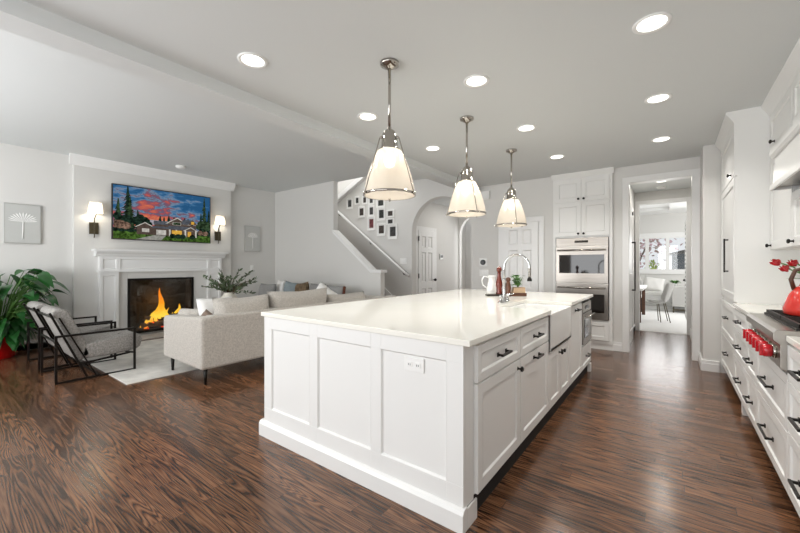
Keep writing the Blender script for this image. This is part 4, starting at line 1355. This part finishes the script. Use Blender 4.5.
G = 'throw pillows on the sofa'
throw('throw_pillow', 'white square throw pillow leaning at the near end of the sofa', (-4.45, 2.20, 0.675), 0.44, 0.40, 0.15, PI / 2, -0.25, 'pillow_white', G)
throw('throw_pillow', 'soft cream throw pillow slumped over the near sofa arm', (-4.70, 1.99, 0.60), 0.34, 0.30, 0.14, 0.5, -0.5, 'boucle', G)
throw('throw_pillow', 'small taupe velvet pillow peeking above the sofa arm corner', (-4.30, 2.02, 0.60), 0.22, 0.24, 0.12, 0.4, -0.2, 'pillow_taupe', G, 0.5)
throw('throw_pillow', 'dark grey pillow standing alone at the far left of the sofa', (-6.90, 4.48, 0.67), 0.50, 0.40, 0.16, 0.1, -0.2, 'pillow_grey', G)
throw('throw_pillow', 'narrow white pillow between the grey and blue-grey pillows', (-6.72, 4.70, 0.71), 0.18, 0.46, 0.14, 0.4, -0.1, 'pillow_white', G)
throw('throw_pillow', 'blue-grey pillow left of the mottled brown pillow', (-6.42, 4.72, 0.69), 0.40, 0.44, 0.15, 0.1, -0.15, 'pillow_teal', G, 0.12)
throw('throw_pillow', 'mottled brown and green patterned pillow in the middle of the row', (-6.02, 4.70, 0.69), 0.42, 0.44, 0.15, -0.05, -0.15, 'pillow_brown', G, -0.15)
throw('throw_pillow', 'grey pillow right of the mottled brown pillow', (-5.60, 4.74, 0.69), 0.44, 0.42, 0.15, 0.05, -0.15, 'pillow_grey', G)
pt = throw('throw_pillow', 'grey pillow with russet edge at the right end of the row', (-5.10, 4.74, 0.68), 0.50, 0.40, 0.15, 0.0, -0.15, 'pillow_grey', G)
o = MB().box(0.225, -0.03, -0.19, 0.25, 0.03, 0.19).build('edge_trim', 'trimbrown', pt, bevel=0.01); o['label'] = 'russet brown edge'
throw('throw_pillow', 'white pillow with a pointed corner behind the middle sofa cushion', (-4.62, 4.05, 0.70), 0.42, 0.42, 0.15, 0.9, -0.15, 'pillow_white', G, 0.65)

# coffee table with vase behind the sofa
ct = thing('coffee_table', 'low round pale wood coffee table hidden beyond the sofa arm', 'coffee table', (-5.75, 3.15, 0.011))
MB().lathe([(0.46, 0.40), (0.47, 0.41), (0.47, 0.44), (0.46, 0.45)], (0, 0, 0), 32).build('top', 'oak', ct)
for k in range(3):
    a = 2 * PI * k / 3
    MB().lathe([(0.025, 0.0), (0.03, 0.40)], (0.32 * math.cos(a), 0.32 * math.sin(a), 0), 10).build('leg', 'oak', ct)
va = thing('vase_with_branches', 'cream vase of olive branches beyond the sofa', 'vase', (-5.78, 3.06, 0.462))
MB().lathe([(0.07, 0), (0.13, 0.06), (0.155, 0.16), (0.14, 0.26), (0.09, 0.32), (0.075, 0.34), (0.085, 0.36), (0.077, 0.358), (0.06, 0.32)], (0, 0, 0), 22).build('vase', 'ceramic', va)
stm = MB(); lv = MB()
random.seed(11)
for i in range(34):
    sx_ = random.uniform(-0.46, 0.50)
    hy = random.uniform(0.06, 0.42) - 0.30 * abs(sx_) * (1 if sx_ < 0 else 0.55)
    dep = random.uniform(-0.15, 0.15)
    tip = Vector((0.8 * sx_ - 0.6 * dep, 0.6 * sx_ + 0.8 * dep, 0.34 + hy))
    base = Vector((random.uniform(-.02, .02), random.uniform(-.02, .02), 0.30))
    midp = base * 0.5 + tip * 0.5 + Vector((0, 0, 0.08))
    stm.tube([base, midp, tip], [0.005, 0.004, 0.002], 5)
    for k in range(12):
        t = 0.3 + 0.7 * k / 11
        q = base * (1 - t) ** 2 + midp * 2 * t * (1 - t) + tip * t * t
        d = (tip - base).normalized() + Vector((random.uniform(-1, 1), random.uniform(-1, 1), random.uniform(-0.5, 0.9)))
        lv.leaf(q, d, random.uniform(0.05, 0.085), random.uniform(0.026, 0.04), 0.1, 0.1, 3, random.uniform(-1.4, 1.4))
stm.build('branches', 'stem', va)
lv.build('leaves', 'olive', va)
kn = thing('chain_link_ornament', 'black chain link ornament beyond the near sofa arm', 'ornament', (-5.95, 2.93, 0.4615))
for i, (dx, dz, a) in enumerate(((0, 0.09, 0.2), (0.10, 0.075, 1.2), (-0.10, 0.06, 0.8))):
    pts = [(dx + 0.055 * math.cos(t) * math.cos(a), 0.055 * math.cos(t) * math.sin(a) + 0.07 * dx, dz + 0.045 * math.sin(t)) for t in [2 * PI * k / 14 for k in range(15)]]
    MB().tube(pts, 0.015, 8).build('link', 'dark', kn)
B(-0.16, -0.05, 0, 0.16, 0.05, 0.06).build('block', 'dark', kn, bevel=0.01)

# ------------------------------------------------------------------ big potted plant
pp = thing('potted_plant', 'large broad-leaved green plant in a red glazed pot by the left wall', 'potted plant', (-7.36, 0.66, 0))
MB().lathe([(0.16, 0), (0.18, 0.02), (0.22, 0.36), (0.235, 0.38), (0.235, 0.43), (0.215, 0.43), (0.205, 0.36), (0.0, 0.34)], (0, 0, 0), 32, False).build('pot', 'redpot', pp)
MB().lathe([(0.207, 0.375), (0.001, 0.39)], (0, 0, 0), 20, False).build('soil', 'soil', pp)
random.seed(5)
stm = MB(); lv = MB()
PX, PY = -7.34, 0.70
for i in range(150):
    a = random.uniform(0, 2 * PI)
    el_ = (i + 0.5) / 150
    reach = (0.14 + 0.34 * random.random()) * (1.15 if el_ < 0.75 else 0.9)
    dx, dy = math.cos(a), math.sin(a)
    top = 0.26 + 0.92 * el_ + random.uniform(-0.05, 0.05)
    tip = Vector((dx * reach + 0.08, dy * reach + 0.10, top))
    tip.x = max(tip.x, -0.18); tip.x = min(tip.x, 0.34)
    if top < 0.85: tip.y = min(max(tip.y, -0.40), 0.42); tip.x = min(tip.x, 0.26)
    base = Vector((dx * 0.06, dy * 0.06, 0.385))
    mid = (base + tip) / 2 + Vector((0, 0, 0.12))
    stm.tube([base, mid, tip], [0.008, 0.006, 0.004], 6)
    # blades hang outward, turned toward the open room
    d = Vector((dx * 0.8 + 0.45, dy * 0.9 - 0.1, random.uniform(-0.15, 0.45)))
    L_ = random.uniform(0.20, 0.32)
    if top < 0.85 and d.x > 0: L_ *= 0.8
    if d.x < 0: d.x = -d.x * 0.2
    lv.leaf(tip, d, L_, L_ * random.uniform(0.50, 0.64), random.uniform(0.45, 0.95), 0.16, 7, random.uniform(-0.7, 0.7))
for i in range(26):
    a = -1.4 + 2.7 * i / 25
    b_ = Vector((0.20 * math.cos(a), 0.20 * math.sin(a), 0.42 + 0.05 * (i % 3)))
    stm.tube([(0, 0, 0.385), b_], [0.006, 0.004], 6)
    lv.leaf(b_, (math.cos(a), math.sin(a), random.uniform(-0.2, 0.3)), random.uniform(0.16, 0.24), 0.13, random.uniform(0.9, 1.5), 0.12, 7, random.uniform(-0.4, 0.4))
lv.build('leaves', 'leaf', pp)
stm.build('stems', 'gstem', pp)

# ------------------------------------------------------------------ right-hand cabinets
RX = 0.483
tw = thing('pantry_cabinet', 'tall white pantry cabinet with long black pull beside the doorway', 'tall cabinet', (RX, 5.66, 0), FACE_NX)
TWd = 5.66 - 4.56
B(0, 0, 0.10, TWd, 0.62, 2.62).build('carcass', 'cab', tw)
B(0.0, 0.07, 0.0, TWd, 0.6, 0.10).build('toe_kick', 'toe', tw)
for z0, h_, hz in ((0.125, 0.36, None), (0.495, 0.37, None)):
    d = shaker(tw, 0.004, z0, TWd - 0.008, h_, 'drawer', 0.055)
    pull(0.59, z0 + h_ * 0.60, 0.14, -0.02, d)
d = shaker(tw, 0.004, 0.925, TWd - 0.008, 1.165, 'door', 0.07)
pull(TWd - 0.42, 1.365, 0.32, -0.02, d, True)
d = shaker(tw, 0.004, 2.10, TWd - 0.008, 0.48, 'door', 0.07)
knob(TWd - 0.20, 2.14, -0.02, d)
MB().prism([(0.0, 2.58), (-0.02, 2.58), (-0.03, 2.61), (-0.075, 2.68), (-0.075, 2.699), (0.0, 2.699)], 'x', 0, TWd).box(0, 0, 2.62, TWd, 0.62, 2.699).build('crown', 'cab', tw)


def base_unit(y1, y0, label, cols, top=0.883, name='base_cabinet', z1=None):
    o = thing(name, label, 'base cabinet', (RX, y1, 0), FACE_NX, 'wall base cabinets')
    w = y1 - y0
    B(0, 0, 0.10, w, 0.62, top).build('carcass', 'cab', o)
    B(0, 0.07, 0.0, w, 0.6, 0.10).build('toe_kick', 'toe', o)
    for x0, x1, rows, L in cols:
        for z0, z1_ in rows:
            drawer(o, x0 + 0.003, z0, x1 - x0 - 0.006, z1_ - z0, None, L, 0.05)
    return o, w


b1, w = base_unit(4.558, 3.452, 'white two-column drawer base cabinet between pantry and range', [(0, 0.70, ((0.125, 0.44), (0.445, 0.69), (0.695, 0.868)), 0.14), (0.70, 1.106, ((0.125, 0.44), (0.445, 0.69), (0.695, 0.868)), 0.14)])
B(0.30, -0.005, 0.0, 0.38, 0.07, 0.10).build('foot', 'cab', b1, bevel=0.004)
b2, w = base_unit(3.45, 2.622, 'white base cabinet under the range with two deep drawers', [(0, 0.828, ((0.125, 0.425), (0.43, 0.715)), 0.22)], top=0.72)
b3, w = base_unit(2.62, 1.2, 'white three-drawer base cabinet at the right edge nearest the camera', [(0, 0.60, ((0.125, 0.44), (0.445, 0.69), (0.695, 0.868)), 0.14), (0.60, 1.42, ((0.125, 0.44), (0.445, 0.69), (0.695, 0.868)), 0.2)])
tag(B(0.453, 3.452, 0.886, 1.095, 4.558, 0.916).build('countertop', 'quartz', bevel=0.003), 'white quartz countertop between pantry and range', 'countertop')
tag(B(0.458, 1.2, 0.886, 1.095, 2.615, 0.916).build('countertop', 'quartz', bevel=0.003), 'white quartz countertop at the right edge nearest the camera', 'countertop')
rg = thing('gas_range', 'stainless range top with red knobs set in the right counter', 'range', (RX, 3.448, 0), FACE_NX)
RW = 3.448 - 2.62
B(0, 0.0, 0.725, RW, 0.60, 0.905).build('body', 'steel2', rg)
MB().prism([(0.0, 0.725), (-0.045, 0.745), (-0.045, 0.865), (-0.07, 0.885), (-0.07, 0.925), (-0.055, 0.94), (0.10, 0.94), (0.10, 0.725)], 'x', 0, RW).build('control_panel', 'steel2', rg, bevel=0.003)
for i, x in enumerate((0.17, 0.29, 0.40, 0.51, 0.62, 0.73)):
    o = MB().lathe([(0.036, 0), (0.036, 0.012), (0.030, 0.014)], (0, 0, 0), 20).build('knob_bezel', 'chrome', rg); o.rotation_euler = (PI / 2, 0, 0); o.location = (x, -0.045, 0.815)
    o = MB().lathe([(0.024, 0.012), (0.034, 0.02), (0.034, 0.045), (0.028, 0.052)], (0, 0, 0), 20).box(-0.007, -0.03, 0.05, 0.007, 0.03, 0.062).build('knob', 'red', rg); o.rotation_euler = (PI / 2, 0, 0); o.location = (x, -0.045, 0.815)
B(0.02, 0.015, 0.94, RW - 0.02, 0.58, 0.952).build('cooktop', 'iron', rg)
for k in range(2):
    m = MB()
    x0 = 0.025 + k * 0.395; x1 = x0 + 0.385
    m.box(x0, 0.025, 0.952, x1, 0.04, 0.972).box(x0, 0.555, 0.952, x1, 0.57, 0.972).box(x0, 0.025, 0.952, x0 + 0.015, 0.57, 0.972).box(x1 - 0.015, 0.025, 0.952, x1, 0.57, 0.972).box(x0, 0.328, 0.958, x1, 0.342, 0.972)
    for j in range(5):
        xx = x0 + 0.065 + j * 0.064
        m.box(xx - 0.006, 0.04, 0.96, xx + 0.006, 0.555, 0.972)
    m.build('grate', 'iron', rg, bevel=0.002)
# wall cabinets and hood
UX = 0.718
uc = thing('wall_cabinet', 'white wall cabinet left of the range hood with knobbed door', 'wall cabinet', (UX, 4.556, 0), FACE_NX)
UW = 4.556 - 3.82
B(0, 0, 1.40, UW, 0.39, 2.62).build('carcass', 'cab', uc)
d = shaker(uc, 0.003, 1.405, UW - 0.006, 0.80, 'door', 0.065); knob(0.05, 1.44, -0.02, d)
d = shaker(uc, 0.003, 2.25, UW - 0.006, 0.34, 'door', 0.065); knob(0.19, 2.32, -0.02, d)
MB().prism([(0.0, 2.585), (-0.022, 2.585), (-0.03, 2.61), (-0.075, 2.68), (-0.075, 2.70), (0.0, 2.70)], 'x', 0, UW + 1.9).box(0, 0, 2.62, UW + 1.9, 0.39, 2.70).build('crown', 'cab', uc)
uc2 = thing('wall_cabinet', 'white wall cabinet below the range hood at the right edge', 'wall cabinet', (UX, 3.816, 0), FACE_NX)
B(0, 0, 1.40, 0.75, 0.39, 1.80).build('carcass', 'cab', uc2)
d = shaker(uc2, 0.003, 1.405, 0.744, 0.39, 'door', 0.065); knob(0.05, 1.44, -0.02, d)
rh = thing('range_hood', 'white paneled range hood with steel underside at the right edge', 'range hood', (UX, 3.85, 0), FACE_NX)
HW = 1.25
MB().box(0.04, 0, 2.25, HW, 0.39, 2.615).build('cabinet', 'cab', rh)
d = shaker(rh, 0.045, 2.26, 0.60, 0.33, 'door', 0.065)
d = shaker(rh, 0.65, 2.26, 0.59, 0.33, 'door', 0.065)
MB().prism([(-0.02, 2.07), (-0.115, 2.07), (-0.13, 2.085), (-0.13, 2.115), (-0.02, 2.115)], 'x', 0.0, HW).build('ledge', 'cab', rh)
MB().prism([(-0.022, 1.86), (-0.115, 1.86), (-0.10, 2.07), (-0.022, 2.07)], 'x', 0.0, HW).box(0.04, -0.022, 1.86, HW, 0.38, 2.245).build('chest', 'cab', rh, bevel=0.002)
MB().box(0.0, -0.13, 1.825, HW, -0.115, 1.86).box(0.0, -0.115, 1.825, 0.02, -0.022, 1.86).build('lip', 'cab', rh)
B(0.02, -0.115, 1.845, HW - 0.02, -0.022, 1.858).box(0.04, -0.022, 1.845, HW - 0.02, 0.38, 1.858).build('underside', 'steel2', rh)
# kettle and tulips
kt = thing('kettle', 'red enamel kettle with dark handle on the range', 'kettle', (0.655, 3.12, 0.973))
MB().lathe([(0.105, 0), (0.122, 0.01), (0.124, 0.04), (0.10, 0.12), (0.07, 0.165), (0.055, 0.175)], (0, 0, 0), 28).build('body', 'redenamel', kt)
MB().lathe([(0.056, 0.175), (0.05, 0.188), (0.02, 0.198), (0.014, 0.205), (0.018, 0.22), (0.005, 0.228)], (0, 0, 0), 20).build('lid', 'redenamel', kt)
MB().tube([(0.05, -0.085, 0.08), (0.08, -0.135, 0.13), (0.09, -0.15, 0.16)], [0.028, 0.018, 0.014], 10).build('spout', 'redenamel', kt)
MB().tube([(-0.075, 0.0, 0.15), (-0.088, 0, 0.21), (-0.07, 0, 0.265), (0.0, 0, 0.29), (0.07, 0, 0.265), (0.088, 0, 0.21), (0.075, 0, 0.15)], 0.011, 8).build('handle', 'walnut', kt)
tl = thing('vase_of_tulips', 'red tulips leaning over the range from a clear vase beyond the frame', 'flowers', (0.93, 4.15, 0.917))
MB().lathe([(0.05, 0), (0.055, 0.01), (0.05, 0.10), (0.06, 0.22), (0.057, 0.22), (0.046, 0.1), (0.045, 0.012)], (0, 0, 0), 20).build('vase', 'clear', tl)
for (tx, ty, tz) in ((-0.25, -0.10, 0.366), (-0.225, -0.20, 0.322), (-0.165, -0.12, 0.360), (-0.04, -0.12, 0.42), (0.03, 0.08, 0.44)):
    m = MB().tube([(0, 0, 0.02), (tx * 0.25, ty * 0.25, 0.22), (tx * 0.7, ty * 0.7, tz - 0.03), (tx, ty, tz)], 0.005, 6)
    m.leaf((tx * 0.25, ty * 0.25, 0.22), (tx * 0.8, ty * 0.5, 0.10), 0.18, 0.035, 0.3, 0.3, 6)
    s_ = m.build('stem', 'gstem', tl)
    dr = Vector((tx, ty, 0.06)).normalized()
    fm = MB()
    for k in range(6):
        off = Matrix.Rotation(k * PI / 3, 3, dr) @ dr.orthogonal().normalized()
        fm.leaf(Vector((tx, ty, tz)) + off * 0.006, dr + off * 0.22, 0.065, 0.045, -0.0, 0.5, 5, k)
    fm.sphere(Vector((tx, ty, tz)) + dr * 0.028, 0.021, 10, 8, (1.1, 1.1, 1.0))
    fm.build('bloom', 'red', tl)

# ------------------------------------------------------------------ far dining room
wn = bpy.data.objects.new('window_1', None); C.objects.link(wn); wn.location = (0, YF, 0); wn['kind'] = 'structure'
m = MB().box(-1.15, -0.05, 1.0, 1.15, 0.02, 1.08).box(-1.15, -0.03, 2.12, 1.15, 0.02, 2.22).box(-1.15, -0.03, 1.08, -1.05, 0.02, 2.12).box(1.05, -0.03, 1.08, 1.15, 0.02, 2.12)
for x in (-0.60, -0.10, 0.42):
    m.box(x - 0.045, -0.022, 1.10, x + 0.045, 0.028, 2.09)
m.box(-1.05, -0.03, 1.08, 1.05, 0.03, 1.14).box(-1.05, -0.02, 2.06, 1.05, 0.03, 2.12)
m.build('window_frame', 'trim', wn)
B(-1.1, 0.05, 1.07, 1.1, 0.054, 2.13).build('pane', 'clear', wn)
m = MB()
for x0, x1 in ((0.12, 0.37), (0.47, 0.66)):
    for i in range(8):
        z = 1.17 + i * 0.055
        m.prism([(-0.015, z), (-0.012, z + 0.004), (0.03, z + 0.022), (0.027, z + 0.018)], 'x', x0, x1)
m.build('shutter_slats', 'siding', wn)
# outdoors
gd = struct(B(-20, YF + 0.2, -0.6, 20, 40, -0.5).build('ground', 'lawn'))
nh = thing('neighbour_house', 'grey sided neighbouring house outside the far window', 'house', (0, 20, -0.5))
m = MB()
for i in range(15): m.prism([(-0.02, i * 0.15), (0, i * 0.15 + 0.15), (0.05, i * 0.15 + 0.15), (0.05, i * 0.15)], 'x', 0.0, 2.2)
m.box(0.0, 0.05, 0, 2.2, 3, 2.25).build('wall', 'siding', nh)
MB().prism([(-0.2, 2.25), (2.4, 2.25), (1.1, 2.6)], 'y', -0.2, 3).build('roof', 'dark', nh)
nb = thing('parked_hedge_house', 'dark house corner at the left pane of the far window', 'house', (-3.6, 21, -0.5))
B(0, 0, 0, 1.6, 2, 3.4).build('wall', 'siding', nb)
MB().prism([(-0.2, 3.4), (1.8, 3.4), (0.8, 4.0)], 'y', -0.2, 2.2).build('roof', 'dark', nb)
random.seed(3)
bt = thing('blossom_tree', 'pink blossoming tree outside the far window', 'tree', (-1.25, 17.5, -0.5))
m = MB()
for i in range(1100):
    p_ = Vector((random.gauss(0, 0.62), random.gauss(0, 0.5), 3.0 + random.gauss(0, 0.62)))
    m.leaf(p_, (random.uniform(-1, 1), random.uniform(-1, 1), random.uniform(-1, 1)), 0.14, 0.12, 0, 0.3, 3)
m.build('crown', 'blossom', bt)
MB().tube([(0, 0, 0), (0.05, 0, 1.5), (-0.1, 0, 2.6)], [0.08, 0.06, 0.03], 8).tube([(0.05, 0, 1.5), (0.5, 0, 2.7)], [0.04, 0.02], 6).build('trunk', 'stem', bt)
for i, (x, y, r, lab) in enumerate(((-0.55, 16.2, 0.42, 'lime green shrub left of the blinds outside the far window'), (1.0, 16.2, 0.4, 'lime green shrub at the right pane of the far window'))):
    sb = thing('shrub', lab, 'shrub', (x, y, -0.5))
    m = MB()
    for k in range(260):
        q = Vector((random.gauss(0, 1), random.gauss(0, 1), random.gauss(0, 1))).normalized() * r * random.uniform(0.7, 1.0)
        m.leaf(Vector((q.x * 0.8, q.y * 0.8, q.z * 2.2 + 1.05)), q, 0.11, 0.08, 0.1, 0.2, 3)
    m.sphere((0, 0, 1.0), r * 0.75, 12, 8, (0.85, 0.85, 2.2))
    m.build('foliage', 'bushgreen', sb)
    MB().lathe([(0.05, 0), (0.04, 0.6)], (0, 0, 0), 8).build('trunk', 'stem', sb)
# table, chair, bench, chaise
dt = thing('dining_table', 'white topped dining table with a dark wood leg in the far room', 'dining table', (-1.62, 9.45, 0.004))
B(0, 0, 0.70, 1.12, 1.7, 0.75).build('tabletop', 'plate', dt, bevel=0.004)
for x in (0.03, 1.01):
    for y in (0.03, 1.6):
        B(x, y, 0, x + 0.07, y + 0.07, 0.70).build('leg', 'walnut', dt)
dc = thing('dining_chair', 'pale grey shell dining chair with slanted rod legs beside the far table', 'dining chair', (-0.235, 9.95, 0.004), math.radians(100))
dc.scale = (0.86, 0.86, 1.0)
# shell: seat + curved back, chair faces local -x? built facing +y then turned
rows = []
m = MB()
nu, nv = 10, 12
prof = [(0.24, 0.43), (0.16, 0.41), (0.02, 0.40), (-0.12, 0.42), (-0.20, 0.50), (-0.25, 0.62), (-0.29, 0.75), (-0.32, 0.86)]
grid = []
for i, (yy, zz) in enumerate(prof):
    t = i / (len(prof) - 1)
    hw = 0.23 + 0.02 * math.sin(PI * t) - 0.10 * max(0, t - 0.6) / 0.4
    row = []
    for k in range(nu + 1):
        u_ = -1 + 2 * k / nu
        lift = (0.06 if t < 0.5 else 0.0) * u_ * u_
        fwd = (0.14 * u_ * u_ if t > 0.45 else 0.0)
        row.append(m.v((u_ * hw, yy + fwd, zz + lift)))
    grid.append(row)
for i in range(len(grid) - 1):
    for k in range(nu):
        m.f([grid[i][k], grid[i][k + 1], grid[i + 1][k + 1], grid[i + 1][k]], True)
m.build('shell', 'chairfab', dc, solid=0.035, subsurf=1)
for sx_ in (-1, 1):
    for sy_ in (-1, 1):
        MB().tube([(sx_ * 0.12, sy_ * 0.07 - 0.05, 0.42), (sx_ * 0.17, sy_ * 0.10 - 0.12, 0.0)], [0.012, 0.009], 8).build('leg', 'bronze', dc)
dc2 = thing('dining_chair', 'dark-legged dining chair tucked behind the grey shell chair', 'dining chair', (-0.85, 11.5, 0.004), math.radians(180))
MB().cushion(-0.22, -0.22, 0.40, 0.22, 0.22, 0.47, 0.01).build('seat', 'chairfab', dc2)
MB().cushion(-0.22, -0.24, 0.48, 0.22, -0.17, 0.86, 0.01).build('backrest', 'chairfab', dc2)
for sx_ in (-1, 1):
    for sy_ in (-1, 1):
        B(sx_ * 0.19 - 0.015, sy_ * 0.19 - 0.015, 0, sx_ * 0.19 + 0.015, sy_ * 0.19 + 0.015, 0.41).build('leg', 'black', dc2)
be = thing('window_bench', 'long white cushioned bench under the far window', 'bench', (-2.4, 12.55, 0.004))
B(0, 0.05, 0, 4.8, 0.7, 0.40).build('base', 'trim', be)
B(0.0, 0.0, 0.40, 4.8, 0.7, 0.50).build('seat_cushion', 'pillow_white', be, bevel=0.02)
m = B(0.0, 0.03, 0.10, 4.8, 0.06, 0.22).build('recess', 'artsilver', be)
for i, (x, lab) in enumerate(((-1.0, 'white pillow at the left of the far window bench'), (-0.42, 'white pillow resting behind the grey shell chair'))):
    o = MB().pillow(0.5, 0.40, 0.16).build('bench_pillow', 'pillow_white'); o.location = (x, 12.98, 0.70); o.rotation_euler = (-0.2, 0.15 * i, 0.0)
    tag(o, lab, 'pillow', 'pillows on the window bench')
cs = thing('accent_chair', 'pale grey square armchair with dark legs at the right of the far room', 'armchair', (0.0, 12.0, 0.004))
B(0, 0, 0.16, 0.9, 0.5, 0.70).build('body', 'greyfab', cs, bevel=0.02)
m = MB()
for x in (0.02, 0.85):
    for y in (0.03, 0.44): m.box(x, y, 0, x + 0.03, y + 0.03, 0.16)
m.box(0.02, 0.04, 0.06, 0.88, 0.06, 0.09)
m.build('leg_frame', 'bronze', cs)
fp = thing('small_potted_plant', 'small green plant on the pale grey armchair top in the far room', 'potted plant', (0.06, 12.25, 0.705))
MB().lathe([(0.05, 0), (0.06, 0.07), (0.05, 0.068)], (0, 0, 0), 16).build('pot', 'white_cer', fp)
m = MB()
for k in range(40):
    a = random.uniform(0, 2 * PI)
    m.leaf((0.03 * math.cos(a), 0.03 * math.sin(a), 0.07), (math.cos(a), math.sin(a), random.uniform(0.2, 1.3)), 0.17, 0.05, 0.3, 0.2, 4)
m.build('leaves', 'herb', fp)
# entry sidelight seen through both arches
es = thing('louvered_shutter', 'tall narrow white louvered shutter seen through the arch', 'shutter', (-4.12, 8.62, 0.0))
m = MB().box(0, 0, 0, 0.025, 0.03, 2.35).box(0.115, 0, 0, 0.14, 0.03, 2.35).box(0, 0, 2.30, 0.14, 0.03, 2.38)
for i in range(30):
    z = 0.05 + i * 0.075
    m.box(0.025, 0.004, z, 0.115, 0.02, z + 0.06)
m.build('panel', 'trim', es)
